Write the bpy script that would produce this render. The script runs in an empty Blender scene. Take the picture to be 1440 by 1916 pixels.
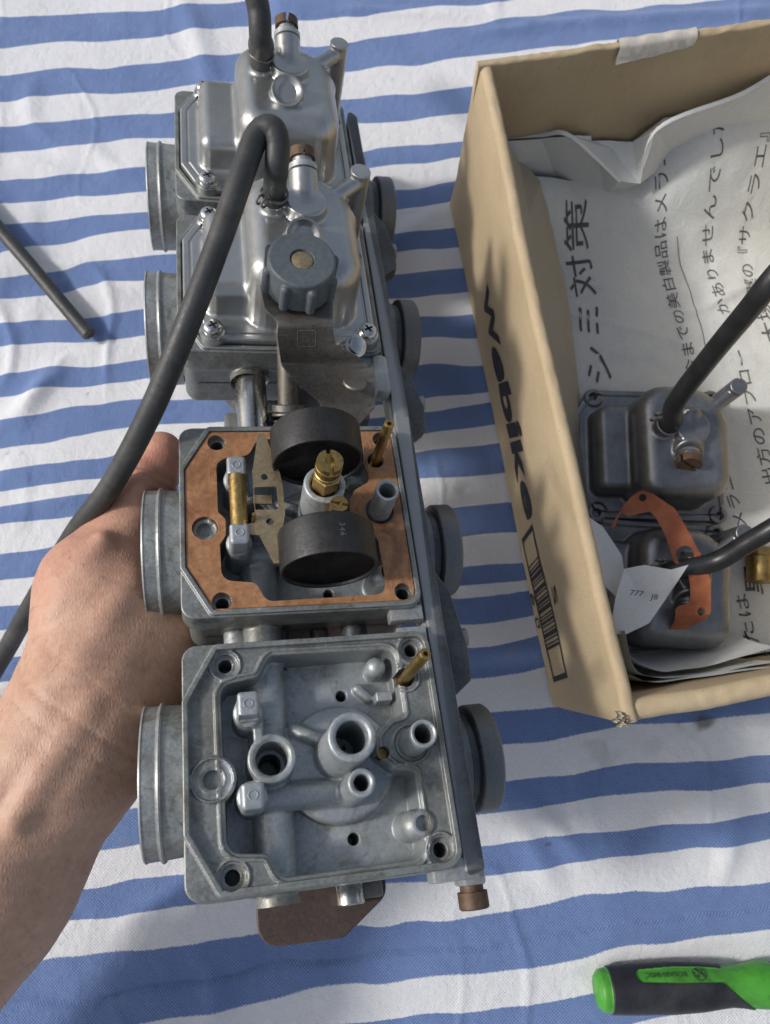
import bpy, bmesh, math, random
import numpy as np
from mathutils import Vector, Matrix, Euler
random.seed(4); RNG = np.random.default_rng(7)
scn = bpy.context.scene
COL = scn.collection

# ------------------------------------------------------------------ camera, sky, sun
TH = math.radians(10.7)
cd = bpy.data.cameras.new('camera'); cam = bpy.data.objects.new('camera', cd); COL.objects.link(cam)
cam.location = (0, 0, 0.36); cam.rotation_euler = (TH, 0, 0)
cd.sensor_fit = 'VERTICAL'; cd.sensor_height = 24.0; cd.lens = 24.0*1384/1916
cd.clip_start = 0.005; cd.clip_end = 50
cd.dof.use_dof = True; cd.dof.focus_distance = 0.245; cd.dof.aperture_fstop = 13
scn.camera = cam

SUN_EL, SUN_AZ = math.radians(40), math.radians(-86)       # azimuth from +Y, negative = left
wd = bpy.data.worlds.new('World'); scn.world = wd; wd.use_nodes = True
nt = wd.node_tree; bg = nt.nodes['Background']
sky = nt.nodes.new('ShaderNodeTexSky'); sky.sky_type = 'NISHITA'; sky.sun_disc = False
sky.sun_elevation = SUN_EL; sky.sun_rotation = SUN_AZ; sky.air_density = 1.0; sky.dust_density = 3.0; sky.ozone_density = 0.5
hs = nt.nodes.new('ShaderNodeHueSaturation'); hs.inputs['Saturation'].default_value = .7
nt.links.new(sky.outputs[0], hs.inputs['Color']); nt.links.new(hs.outputs[0], bg.inputs[0]); bg.inputs[1].default_value = 0.135
sd = bpy.data.lights.new('sun', 'SUN'); sun = bpy.data.objects.new('sun', sd); COL.objects.link(sun)
sd.energy = 2.4; sd.angle = math.radians(6.5); sd.color = (1.0, 0.965, 0.93)
S = Vector((math.sin(SUN_AZ)*math.cos(SUN_EL), math.cos(SUN_AZ)*math.cos(SUN_EL), math.sin(SUN_EL)))
sun.rotation_euler = S.to_track_quat('Z', 'Y').to_euler(); sun.location = S*1.0
vs = scn.view_settings; vs.view_transform = 'Standard'; vs.look = 'None'; vs.exposure = -0.12; vs.gamma = 1.0

# ------------------------------------------------------------------ helpers (all lengths in mm until a mesh is built)
MM = 0.001
RB = np.array([[0.97448, -0.13016, 0.18289], [0.07605, 0.95798, 0.27657], [-0.2112, -0.2556, 0.94343]])
TB = np.array([-16.061, -29.516, 132.679])                 # pose of the carburettor bank
YS = [0.0, 78.0, 180.93, 258.93]                            # carburettors along the bank
CW = np.array([[1, 0, 0], [0, math.cos(TH), -math.sin(TH)], [0, math.sin(TH), math.cos(TH)]])
CL = np.array([0, 0, 360.0])
def at(px, py, z=0.0):
    """point of the place at height z (mm) along a measured sight line"""
    d = CW@np.array([(px-720)/1384, -(py-958)/1384, -1.0]); return CL+d*(z-CL[2])/d[2]
def bat(px, py, z, k=0):
    """the same on a plane of the bank, in the frame of carburettor k"""
    d = CW@np.array([(px-720)/1384, -(py-958)/1384, -1.0])
    o = RB.T@(CL-TB); dl = RB.T@d; q = o+dl*(z-o[2])/dl[2]; q[1] -= YS[k]; return q
def b2w(q, k=0):
    q = np.asarray(q, float).copy(); q[1] += YS[k]; return RB@q+TB

def link(o): COL.objects.link(o); return o
def thing(name, label, cat, loc=(0, 0, 0), group=None):
    o = link(bpy.data.objects.new(name, None)); o.empty_display_size = 0.01
    o.location = Vector(loc)*MM; o['label'] = label; o['category'] = cat
    if group: o['group'] = group
    return o
def tag(o, label, cat, group=None):
    o['label'] = label; o['category'] = cat
    if group: o['group'] = group
    return o
def mesh(name, V, F, m, parent=None, loc=(0, 0, 0), smooth=True, sharp=40, normals=None):
    me = bpy.data.meshes.new(name)
    V = np.asarray(V, float)*MM
    me.from_pydata(V.tolist(), [], F if isinstance(F, list) else F.tolist())
    me.materials.append(m)
    if smooth:
        me.polygons.foreach_set('use_smooth', np.ones(len(me.polygons), bool))
        if normals is not None: me.normals_split_custom_set_from_vertices(normals.tolist())
        elif sharp: me.set_sharp_from_angle(angle=math.radians(sharp))
    me.update()
    o = link(bpy.data.objects.new(name, me)); o.location = Vector(loc)*MM
    if parent: o.parent = parent
    return o
def dupe(o, parent, loc=None):
    c = o.copy(); COL.objects.link(c); c.parent = parent
    if loc is not None: c.location = Vector(loc)*MM
    return c

class MB:
    """collects simple shapes in mm"""
    def __init__(s): s.V = []; s.F = []
    def add(s, V, F):
        n = len(s.V); s.V += [tuple(v) for v in V]; s.F += [tuple(i+n for i in f) for f in F]; return s
    def box(s, c, h, R=None, ch=0.0):
        if ch <= 0:
            V = [(x, y, z) for x in (-h[0], h[0]) for y in (-h[1], h[1]) for z in (-h[2], h[2])]
            F = [(0, 1, 3, 2), (4, 6, 7, 5), (0, 4, 5, 1), (2, 3, 7, 6), (0, 2, 6, 4), (1, 5, 7, 3)]
        else:
            b = bmesh.new(); bmesh.ops.create_cube(b, size=2)
            for v in b.verts: v.co = Vector((v.co.x*h[0], v.co.y*h[1], v.co.z*h[2]))
            bmesh.ops.bevel(b, geom=b.edges[:], offset=ch, segments=2, affect='EDGES', profile=.5)
            b.verts.index_update(); V = [tuple(v.co) for v in b.verts]; F = [tuple(v.index for v in f.verts) for f in b.faces]; b.free()
        R = R or Matrix.Identity(3)
        return s.add([tuple((R@Vector(v))+Vector(c)) for v in V], F)
    def lathe(s, prof, a=(0, 0, 0), axis=(0, 0, 1), n=32, ph=0.0):
        """prof: (radius, height) pairs turned about axis from point a"""
        Q = Vector(axis).normalized().to_track_quat('Z', 'Y').to_matrix()
        V = []; F = []; m = len(prof)
        for r, h in prof:
            for i in range(n):
                t = 2*math.pi*i/n+ph; V.append(tuple(Q@Vector((r*math.cos(t), r*math.sin(t), h))+Vector(a)))
        for j in range(m-1):
            for i in range(n):
                k = (i+1) % n; F.append((j*n+i, j*n+k, (j+1)*n+k, (j+1)*n+i))
        if prof[0][0] > 1e-6: F.append(tuple(range(n))[::-1])
        if prof[-1][0] > 1e-6: F.append(tuple((m-1)*n+i for i in range(n)))
        return s.add(V, F)
    def tube(s, P, r, n=14, caps=True):
        P = [np.asarray(p, float) for p in P]; R = r if hasattr(r, '__len__') else [r]*len(P)
        V = []; F = []; up = None
        for i, p in enumerate(P):
            t = P[min(i+1, len(P)-1)]-P[max(i-1, 0)]; t /= np.linalg.norm(t)+1e-9
            if up is None:
                up = np.cross(t, [0, 0, 1.0]); up = np.cross(t, [0, 1.0, 0]) if np.linalg.norm(up) < .05 else up
            up = up-t*(up@t); up /= np.linalg.norm(up); w = np.cross(t, up)
            for j in range(n):
                a = 2*math.pi*j/n; V.append(p+R[i]*(math.cos(a)*up+math.sin(a)*w))
        for i in range(len(P)-1):
            for j in range(n):
                k = (j+1) % n; F.append((i*n+j, i*n+k, (i+1)*n+k, (i+1)*n+j))
        if caps: F.append(tuple(range(n))[::-1]); F.append(tuple((len(P)-1)*n+j for j in range(n)))
        return s.add(V, F)
    def build(s, name, m, parent=None, loc=(0, 0, 0), smooth=True, sharp=35): return mesh(name, s.V, s.F, m, parent, loc, smooth, sharp)

def spline(P, n=10):
    P = np.asarray(P, float); Q = np.vstack([2*P[0]-P[1], P, 2*P[-1]-P[-2]]); out = []
    for i in range(1, len(Q)-2):
        for t in np.linspace(0, 1, n, endpoint=False):
            a, b, c, d = Q[i-1], Q[i], Q[i+1], Q[i+2]
            out.append(.5*((2*b)+(c-a)*t+(2*a-5*b+4*c-d)*t*t+(3*b-a-3*c+d)*t**3))
    out.append(P[-1]); return np.array(out)

def rpoly(pts, seg=7):
    """polygon with filleted corners, pts = (x, y, radius)"""
    out = []; n = len(pts)
    for i in range(n):
        p = np.array(pts[i][:2], float); r = pts[i][2] if len(pts[i]) > 2 else 0
        a = np.array(pts[i-1][:2], float)-p; b = np.array(pts[(i+1) % n][:2], float)-p
        la, lb = np.linalg.norm(a), np.linalg.norm(b); a /= la; b /= lb
        if r <= 0: out.append(p); continue
        ang = math.acos(max(-1, min(1, a@b))); d = min(r/math.tan(ang/2), la*.49, lb*.49); r = d*math.tan(ang/2)
        c = p+(a+b)/np.linalg.norm(a+b)*r/math.sin(ang/2)
        s0 = p+a*d-c; s1 = p+b*d-c; a0 = math.atan2(s0[1], s0[0]); a1 = math.atan2(s1[1], s1[0])
        da = (a1-a0+math.pi) % (2*math.pi)-math.pi
        for t in np.linspace(0, 1, seg): out.append(c+r*np.array([math.cos(a0+da*t), math.sin(a0+da*t)]))
    return np.array(out)
def circle(cx, cy, r, n=20): return np.array([(cx+r*math.cos(t), cy+r*math.sin(t)) for t in np.linspace(0, 2*math.pi, n, endpoint=False)])

def plate(name, outer, holes, thick, m, parent=None, loc=(0, 0, 0), z=0.0, remap=None, bevel=0.0):
    """flat plate cut to an outline with holes; remap bends its points"""
    c = bpy.data.curves.new(name, 'CURVE'); c.dimensions = '2D'; c.fill_mode = 'BOTH'; c.extrude = thick/2; c.bevel_depth = bevel; c.bevel_resolution = 1
    for L in [outer]+list(holes):
        sp = c.splines.new('POLY'); sp.points.add(len(L)-1); sp.use_cyclic_u = True
        sp.points.foreach_set('co', np.c_[np.asarray(L, float), np.zeros(len(L)), np.ones(len(L))].ravel())
    o = bpy.data.objects.new(name, c); link(o); dg = bpy.context.evaluated_depsgraph_get(); dg.update()
    me = bpy.data.meshes.new_from_object(o.evaluated_get(dg)); bpy.data.objects.remove(o); bpy.data.curves.remove(c)
    if remap is not None:
        b = bmesh.new(); b.from_mesh(me); bmesh.ops.triangulate(b, faces=b.faces[:])
        for _ in range(2): bmesh.ops.subdivide_edges(b, edges=[e for e in b.edges if e.calc_length() > 4], cuts=1, use_grid_fill=False); bmesh.ops.triangulate(b, faces=b.faces[:])
        b.to_mesh(me); b.free()
    V = np.zeros(len(me.vertices)*3); me.vertices.foreach_get('co', V); V = V.reshape(-1, 3); V[:, 2] += z
    F = [tuple(p.vertices) for p in me.polygons]; bpy.data.meshes.remove(me)
    if remap is not None: V = np.array([remap(*v) for v in V])
    return mesh(name, V, F, m, parent, loc, True, 30)

def glyphs(s, size=1.0, shear=0.0, bold=0.0, sx=1.0, align='LEFT', space=1.0):
    c = bpy.data.curves.new('t', 'FONT'); c.body = s; c.size = size; c.shear = shear; c.offset = bold; c.resolution_u = 3; c.space_character = space
    o = bpy.data.objects.new('t', c); link(o); dg = bpy.context.evaluated_depsgraph_get(); dg.update()
    me = bpy.data.meshes.new_from_object(o.evaluated_get(dg)); bpy.data.objects.remove(o); bpy.data.curves.remove(c)
    V = np.zeros(len(me.vertices)*3); me.vertices.foreach_get('co', V); V = V.reshape(-1, 3)[:, :2]*[sx, 1]
    F = [tuple(p.vertices) for p in me.polygons]; bpy.data.meshes.remove(me)
    if align == 'CENTER': V = V-[(V[:, 0].min()+V[:, 0].max())/2, 0]
    return V, F

# ---- smooth value noise on arrays
_T = RNG.random((64, 64)).astype(np.float32)
def vnoise(x, y):
    xi = np.floor(x).astype(int); yi = np.floor(y).astype(int); fx = x-xi; fy = y-yi
    fx = fx*fx*fx*(fx*(fx*6-15)+10); fy = fy*fy*fy*(fy*(fy*6-15)+10)
    g = lambda a, b: _T[a % 64, b % 64]
    return (g(xi, yi)*(1-fx)+g(xi+1, yi)*fx)*(1-fy)+(g(xi, yi+1)*(1-fx)+g(xi+1, yi+1)*fx)*fy-.5
def fbm(x, y, o=4): return sum(vnoise(x*2**i+17*i, y*2**i+5*i)/2**i for i in range(o))
def sstep(a, b, x): t = np.clip((x-a)/(b-a), 0, 1); return t*t*(3-2*t)

# ---- signed distance solids for castings and skin
def smin(a, b, k): h = np.clip(.5+.5*(b-a)/k, 0, 1); return b+(a-b)*h-k*h*(1-h)
def smax(a, b, k): return -smin(-a, -b, k)
def sbox(x, y, z, c, h, r=0.0):
    qx = np.abs(x-c[0])-h[0]+r; qy = np.abs(y-c[1])-h[1]+r; qz = np.abs(z-c[2])-h[2]+r
    return np.sqrt(np.maximum(qx, 0)**2+np.maximum(qy, 0)**2+np.maximum(qz, 0)**2)+np.minimum(np.maximum(qx, np.maximum(qy, qz)), 0)-r
def ext(d, z, z0, z1, r=0.0):
    a = d+r; b = np.abs(z-(z0+z1)/2)-(z1-z0)/2+r
    return np.minimum(np.maximum(a, b), 0)+np.sqrt(np.maximum(a, 0)**2+np.maximum(b, 0)**2)-r
def cylz(x, y, z, cx, cy, r, z0, z1, rd=.4): return ext(np.hypot(x-cx, y-cy)-r, z, z0, z1, rd)
def cyla(x, y, z, a, b, r, rd=.5):
    a = np.array(a, float); b = np.array(b, float); L = np.linalg.norm(b-a); u = (b-a)/L
    px, py, pz = x-a[0], y-a[1], z-a[2]; t = px*u[0]+py*u[1]+pz*u[2]
    rr = np.sqrt(np.maximum(px*px+py*py+pz*pz-t*t, 0)); return ext(rr-r, t, 0, L, rd)
def cap(x, y, z, a, b, ra, rb=None):
    rb = ra if rb is None else rb; a = np.array(a, float); d = np.array(b, float)-a
    px, py, pz = x-a[0], y-a[1], z-a[2]; t = np.clip((px*d[0]+py*d[1]+pz*d[2])/(d@d), 0, 1)
    return np.sqrt((px-t*d[0])**2+(py-t*d[1])**2+(pz-t*d[2])**2)-(ra+(rb-ra)*t)
class Field:
    """signed distance to a polygon, tabulated"""
    def __init__(s, P, res=.25, pad=9):
        P = np.asarray(P, float); s.lo = P.min(0)-pad; s.res = res; n = np.ceil((P.max(0)+pad-s.lo)/res).astype(int)+1
        X, Y = np.meshgrid(s.lo[0]+np.arange(n[0])*res, s.lo[1]+np.arange(n[1])*res, indexing='ij')
        D = np.full(X.shape, 1e9); ins = np.zeros(X.shape, bool)
        for a, b in zip(P, np.roll(P, -1, 0)):
            e = b-a; wx, wy = X-a[0], Y-a[1]; L = e@e
            if L < 1e-12: continue
            t = np.clip((wx*e[0]+wy*e[1])/L, 0, 1); D = np.minimum(D, (wx-e[0]*t)**2+(wy-e[1]*t)**2)
            c = (Y >= a[1]) != (Y >= b[1])
            if c.any(): ins ^= c & (X < a[0]+(Y-a[1])*e[0]/(e[1] if abs(e[1]) > 1e-12 else 1e-12))
        s.D = (np.sqrt(D)*np.where(ins, -1, 1)).astype(np.float32)
    def __call__(s, x, y):
        u = np.clip((x-s.lo[0])/s.res, 0, s.D.shape[0]-1.001); v = np.clip((y-s.lo[1])/s.res, 0, s.D.shape[1]-1.001)
        ox = np.maximum(np.abs((x-s.lo[0])/s.res-u), np.abs((y-s.lo[1])/s.res-v))*s.res
        i = u.astype(int); j = v.astype(int); fu = u-i; fv = v-j; D = s.D
        return (D[i, j]*(1-fu)+D[i+1, j]*fu)*(1-fv)+(D[i, j+1]*(1-fu)+D[i+1, j+1]*fu)*fv+ox

def solid(f, lo, hi, res, B=8):
    """surface nets over f(x, y, z); returns vertices, quads, normals"""
    lo = np.array(lo, float); nb = np.ceil((np.array(hi, float)-lo)/(res*B)).astype(int); n = nb*B+1
    ci = np.stack(np.meshgrid(*[np.arange(k) for k in nb], indexing='ij'), -1).reshape(-1, 3)
    cc = lo+(ci*B+B/2)*res; cv = f(cc[:, 0], cc[:, 1], cc[:, 2])
    vol = np.zeros(n, np.float32); blk = np.where(cv.reshape(nb) < 0, -9, 9).astype(np.float32)
    rep = np.repeat(np.repeat(np.repeat(blk, B, 0), B, 1), B, 2); vol[:-1, :-1, :-1] = rep
    vol[-1] = vol[-2]; vol[:, -1] = vol[:, -2]; vol[:, :, -1] = vol[:, :, -2]
    act = ci[np.abs(cv) < B*res*1.35]
    g = np.stack(np.meshgrid(*[np.arange(B+1)]*3, indexing='ij'), -1).reshape(-1, 3)
    for s in range(0, len(act), 900):
        I = (act[s:s+900, None, :]*B+g[None]).reshape(-1, 3); p = lo+I*res
        vol[I[:, 0], I[:, 1], I[:, 2]] = f(p[:, 0], p[:, 1], p[:, 2])
    s = vol < 0
    cnt = sum(s[a:n[0]-1+a, b:n[1]-1+b, c:n[2]-1+c].astype(np.int8) for a in (0, 1) for b in (0, 1) for c in (0, 1))
    A = np.argwhere((cnt > 0) & (cnt < 8)); idx = np.full(n-1, -1, np.int64); idx[tuple(A.T)] = np.arange(len(A))
    cor = [(a, b, c) for a in (0, 1) for b in (0, 1) for c in (0, 1)]
    val = {c: vol[A[:, 0]+c[0], A[:, 1]+c[1], A[:, 2]+c[2]] for c in cor}
    acc = np.zeros((len(A), 3)); w = np.zeros(len(A))
    for c in cor:
        for ax in range(3):
            if c[ax] == 0:
                d = list(c); d[ax] = 1; va, vb = val[c], val[tuple(d)]; m = (va < 0) != (vb < 0)
                t = np.where(m, va/np.where(m, va-vb, 1), 0); q = np.tile(np.array(c, float), (len(A), 1)); q[:, ax] = t
                acc += q*m[:, None]; w += m
    V = lo+(A+acc/w[:, None])*res; F = []
    for ax in range(3):
        sl = [slice(1, -1)]*3; sl[ax] = slice(0, -1); sl2 = list(sl); sl2[ax] = slice(1, None)
        sl[ax] = slice(0, n[ax]-1); sl2[ax] = slice(1, n[ax])
        a = s[tuple(sl)]; b = s[tuple(sl2)]; E = np.argwhere(a != b)
        if not len(E): continue
        flip = a[tuple(E.T)]; o1, o2 = [k for k in range(3) if k != ax]
        E = E.copy(); E[:, o1] += 1; E[:, o2] += 1
        def get(d1, d2): q = E.copy(); q[:, o1] -= d1; q[:, o2] -= d2; return idx[tuple(q.T)]
        Q = np.stack([get(1, 1), get(0, 1), get(0, 0), get(1, 0)], 1)
        if ax == 1: flip = ~flip
        Q[~flip] = Q[~flip][:, ::-1]; F.append(Q)
    F = np.vstack(F)
    h = res*.3
    for it in range(3):
        G = np.stack([f(*(V+h*np.eye(3)[k]).T)-f(*(V-h*np.eye(3)[k]).T) for k in range(3)], 1)/(2*h)
        L = np.linalg.norm(G, axis=1)[:, None]; L[L < .2] = .2
        if it < 2:
            d = f(*V.T)[:, None]; V = V-np.clip(d/L, -res*.6, res*.6)*G/L
    N = G/np.maximum(np.linalg.norm(G, axis=1)[:, None], 1e-9)
    return V, F, N

# ------------------------------------------------------------------ materials
def nodes(name):
    m = bpy.data.materials.new(name); m.use_nodes = True; t = m.node_tree; b = t.nodes['Principled BSDF']
    return m, t, b
def N(t, k, **kw):
    n = t.nodes.new(k)
    for a, v in kw.items():
        if a.startswith('i_'): n.inputs[a[2:].replace('_', ' ')].default_value = v
        else: setattr(n, a, v)
    return n
def ramp(t, fac, stops):
    r = t.nodes.new('ShaderNodeValToRGB'); e = r.color_ramp.elements
    while len(e) < len(stops): e.new(.5)
    for x, (p, c) in zip(e, stops): x.position = p; x.color = (*c, 1) if len(c) == 3 else c
    t.links.new(fac, r.inputs[0]); return r.outputs[0]
def mixc(t, fac, a, b, mode='MIX'):
    n = t.nodes.new('ShaderNodeMix'); n.data_type = 'RGBA'; n.blend_type = mode
    for s, v in ((0, fac), (6, a), (7, b)):
        if hasattr(v, 'links'): t.links.new(v, n.inputs[s])
        else: n.inputs[s].default_value = (*v, 1) if isinstance(v, tuple) and len(v) == 3 else v
    return n.outputs[2]
def noise(t, scale, detail=4, rough=.55, vec=None, dist=0.0):
    n = N(t, 'ShaderNodeTexNoise', i_Scale=scale, i_Detail=detail, i_Roughness=rough, i_Distortion=dist)
    if vec is None:
        tc = t.nodes.get('tc') or N(t, 'ShaderNodeTexCoord', name='tc'); vec = tc.outputs['Object']
    t.links.new(vec, n.inputs['Vector']); return n.outputs['Fac']
def bump(t, b, h, dist, strength=1.0, prev=None):
    n = N(t, 'ShaderNodeBump', i_Strength=strength, i_Distance=dist)
    t.links.new(h, n.inputs['Height'])
    if prev is not None: t.links.new(prev, n.inputs['Normal'])
    t.links.new(n.outputs[0], b.inputs['Normal']); return n.outputs[0]

def metal(name, c1, c2, metallic, r0, r1, s1=90, s2=900, grain=.00006, wear=0.0, dirt=None, grain_scale=2600, mot=.35):
    m, t, b = nodes(name)
    n1 = noise(t, s1, 6, .62); n2 = noise(t, s2, 3, .6)
    col = ramp(t, n1, [(.36, c1), (.66, c2)])
    col = mixc(t, mot, col, ramp(t, n2, [(.3, tuple(x*.6 for x in c1)), (.7, tuple(min(1, x*1.25) for x in c2))]))
    if dirt:
        n3 = noise(t, 55, 6, .72, dist=.6); col = mixc(t, ramp(t, n3, [(.49, (0, 0, 0)), (.67, (.85, .85, .85))]), col, dirt)
        n4 = noise(t, 170, 5, .7, dist=1.0); col = mixc(t, ramp(t, n4, [(.58, (0, 0, 0)), (.72, (.7, .7, .7))]), col, tuple(x*.55 for x in dirt))
    if wear > 0:
        g = N(t, 'ShaderNodeNewGeometry'); f = ramp(t, g.outputs['Pointiness'], [(.535, (0, 0, 0)), (.62, (1, 1, 1))])
        fm = N(t, 'ShaderNodeMath', operation='MULTIPLY'); t.links.new(f, fm.inputs[0]); fm.inputs[1].default_value = wear
        col = mixc(t, fm.outputs[0], col, (.62, .63, .62))
    t.links.new(col, b.inputs['Base Color']); b.inputs['Metallic'].default_value = metallic
    rr = N(t, 'ShaderNodeMapRange'); rr.inputs[1].default_value = .3; rr.inputs[2].default_value = .7; rr.inputs[3].default_value = r0; rr.inputs[4].default_value = r1
    t.links.new(n2, rr.inputs[0]); t.links.new(rr.outputs[0], b.inputs['Roughness'])
    h = noise(t, grain_scale, 3, .6); p = bump(t, b, h, grain); h2 = noise(t, 260, 3, .5); bump(t, b, h2, grain*2, 1, p)
    return m
def plain(name, c, rough, c2=None, scale=200, metallic=0.0, grain=0.0, gscale=1500, spec=.5, sss=0.0):
    m, t, b = nodes(name)
    col = ramp(t, noise(t, scale, 5, .6), [(.33, c), (.68, c2 or tuple(x*1.2 for x in c))])
    t.links.new(col, b.inputs['Base Color']); b.inputs['Roughness'].default_value = rough; b.inputs['Metallic'].default_value = metallic
    b.inputs['Specular IOR Level'].default_value = spec
    if grain: bump(t, b, noise(t, gscale, 4, .6), grain)
    return m

M = {}
M['cast'] = metal('zinc_cast', (.27, .295, .30), (.43, .45, .445), .45, .32, .52, wear=.5, dirt=(.17, .155, .11))
def body_mat():
    m = metal('zinc_body', (.19, .205, .195), (.325, .34, .325), .45, .34, .54, wear=.5, dirt=(.14, .125, .085)); m.name = 'zinc_body'
    t = m.node_tree; b = t.nodes['Principled BSDF']; src = b.inputs['Base Color'].links[0].from_socket
    at_ = N(t, 'ShaderNodeAttribute', attribute_name='clean_brightened')
    inner = mixc(t, .5, ramp(t, noise(t, 75, 6, .6), [(.36, (.335, .37, .385)), (.66, (.46, .495, .505))]), ramp(t, noise(t, 800, 3, .6), [(.3, (.28, .315, .33)), (.7, (.51, .54, .55))]))  # cleaner zinc tone, also lightened to lift the shaded chamber
    var = noise(t, 120, 5, .7, dist=1.0); inner = mixc(t, ramp(t, var, [(.52, (0, 0, 0)), (.70, (.75, .75, .75))]), inner, (.20, .185, .12))
    t.links.new(mixc(t, at_.outputs['Fac'], src, inner), b.inputs['Base Color']); return m
M['body'] = body_mat()
M['cast_dark'] = metal('dark_cast', (.068, .077, .083), (.14, .15, .155), .6, .36, .6, wear=.5, dirt=(.08, .075, .06))
M['bowl'] = metal('polished_bowl', (.42, .43, .42), (.52, .52, .505), .85, .31, .41, s1=40, s2=500, grain=.00001, wear=.12, grain_scale=1200, mot=.08)
M['bowl_old'] = metal('tarnished_bowl', (.20, .207, .214), (.315, .32, .32), .8, .31, .44, s1=70, s2=500, grain=.000006, wear=.15, grain_scale=1200, mot=.12)
M['steel'] = metal('steel', (.45, .45, .43), (.62, .61, .58), 1.0, .2, .3, grain=.000004, mot=.1)
M['screw'] = metal('zinc_screw', (.52, .53, .50), (.72, .72, .68), 1.0, .18, .34, grain=.00003)
M['plate'] = metal('bracket_steel', (.115, .105, .088), (.195, .178, .15), .6, .38, .55, s1=70, dirt=(.16, .13, .10), wear=.3)
M['rust'] = metal('rusty_screw', (.085, .055, .038), (.17, .105, .068), .5, .45, .7, s1=300, grain=.0001)
M['lever'] = metal('brown_lever', (.085, .062, .052), (.13, .095, .08), .45, .45, .6, s1=120, s2=1400, grain=.00005)
M['brass'] = metal('brass', (.40, .27, .09), (.55, .39, .16), 1.0, .32, .48, s1=200, grain=.00003, dirt=(.20, .13, .05))
M['brass_flat'] = metal('brass_sheet', (.44, .335, .19), (.53, .41, .25), .85, .36, .5, s1=120, grain=.00003)
M['rubber'] = plain('rubber', (.011, .012, .013), .38, (.024, .025, .027), 160, grain=.00005, gscale=500)
M['rubber_grey'] = metal('grey_rubber', (.032, .034, .034), (.052, .054, .053), 0, .42, .6, s1=120, grain=.00008, grain_scale=700, dirt=(.085, .082, .075), mot=.2)
M['float'] = metal('float_plastic', (.010, .010, .0105), (.019, .019, .0195), 0, .42, .6, s1=200, grain=.00008, grain_scale=900, dirt=(.034, .032, .030), mot=.25)
M['knob'] = plain('knob_plastic', (.085, .105, .115), .5, (.12, .142, .152), 700, grain=.00009, gscale=2600)
M['gasket'] = metal('copper_gasket', (.33, .155, .07), (.55, .285, .13), .12, .42, .62, s1=45, s2=500, dirt=(.20, .075, .035), grain=.00004)
M['gasket_red'] = plain('red_gasket', (.25, .07, .03), .65, (.40, .135, .055), 130, grain=.00006)
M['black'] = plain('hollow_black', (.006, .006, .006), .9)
M['ink'] = plain('print_ink', (.018, .018, .022), .75, (.03, .03, .036), 400)
M['newsink'] = plain('news_ink', (.075, .078, .075), .9, (.14, .14, .135), 500)
M['green'] = metal('green_plastic', (.06, .30, .03), (.085, .38, .045), 0, .36, .52, s1=60, grain=.00003, dirt=(.055, .20, .03), mot=.1)
M['grip'] = metal('grip_rubber', (.012, .013, .017), (.022, .024, .03), 0, .45, .62, s1=120, grain=.00008, grain_scale=1200, dirt=(.04, .04, .042), mot=.2)
M['sleeve'] = plain('navy_cloth', (.02, .028, .05), .9, (.035, .045, .075), 600, grain=.0001)
M['emboss'] = plain('dark_print', (.03, .10, .02), .6)
M['ground'] = plain('ground', (.22, .21, .19), .9, (.32, .30, .27), 3)

def card():
    m, t, b = nodes('cardboard')
    tc = N(t, 'ShaderNodeTexCoord'); mp = N(t, 'ShaderNodeMapping'); mp.inputs['Scale'].default_value = (1, 1, .12); t.links.new(tc.outputs['Object'], mp.inputs[0])
    f = noise(t, 1800, 4, .7, mp.outputs[0]); g = noise(t, 22, 4, .6)
    col = mixc(t, .5, ramp(t, f, [(.3, (.41, .315, .19)), (.7, (.54, .43, .28))]), ramp(t, g, [(.3, (.42, .32, .18)), (.7, (.57, .455, .285))]))
    sp = noise(t, 700, 2, .5); col = mixc(t, ramp(t, sp, [(.70, (0, 0, 0)), (.78, (.6, .6, .6))]), col, (.17, .12, .065))
    g_ = N(t, 'ShaderNodeNewGeometry'); wr_ = N(t, 'ShaderNodeMath', operation='MULTIPLY'); t.links.new(ramp(t, g_.outputs['Pointiness'], [(.515, (0, 0, 0)), (.57, (.6, .6, .6))]), wr_.inputs[0]); t.links.new(noise(t, 160, 4, .7), wr_.inputs[1]); col = mixc(t, wr_.outputs[0], col, (.68, .58, .42))
    stn = noise(t, 14, 5, .65, dist=1.0); col = mixc(t, ramp(t, stn, [(.60, (0, 0, 0)), (.76, (.4, .4, .4))]), col, (.26, .20, .125))
    t.links.new(col, b.inputs['Base Color']); b.inputs['Roughness'].default_value = .72
    p = bump(t, b, f, .00008); bump(t, b, noise(t, 60, 3, .5), .0006, .5, p); return m
M['card'] = card()
M['card_torn'] = plain('torn_card', (.34, .29, .21), .9, (.50, .45, .36), 900, grain=.0003, gscale=900)
M['tape'] = plain('paper_tape', (.50, .46, .39), .5, (.66, .62, .55), 250, grain=.0001)
def paper(name, a, c, fs=900):
    m, t, b = nodes(name)
    col = mixc(t, .5, ramp(t, noise(t, 30, 5, .6), [(.3, a), (.7, c)]), ramp(t, noise(t, fs, 4, .7), [(.3, tuple(x*.86 for x in a)), (.7, c)]))
    t.links.new(col, b.inputs['Base Color']); b.inputs['Roughness'].default_value = .85
    tr = b.inputs.get('Transmission Weight')
    p = bump(t, b, noise(t, 1600, 3, .6), .00005); bump(t, b, noise(t, 70, 4, .6, dist=1.2), .0016, .55, p); return m
M['news'] = paper('newsprint', (.61, .635, .61), (.71, .73, .70))
M['newsfold'] = paper('newsprint_fold', (.66, .69, .68), (.76, .78, .765))
M['kraft'] = paper('kraft_paper', (.40, .35, .26), (.48, .43, .33))
M['white_paper'] = paper('white_paper', (.72, .735, .715), (.80, .81, .79))

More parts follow.
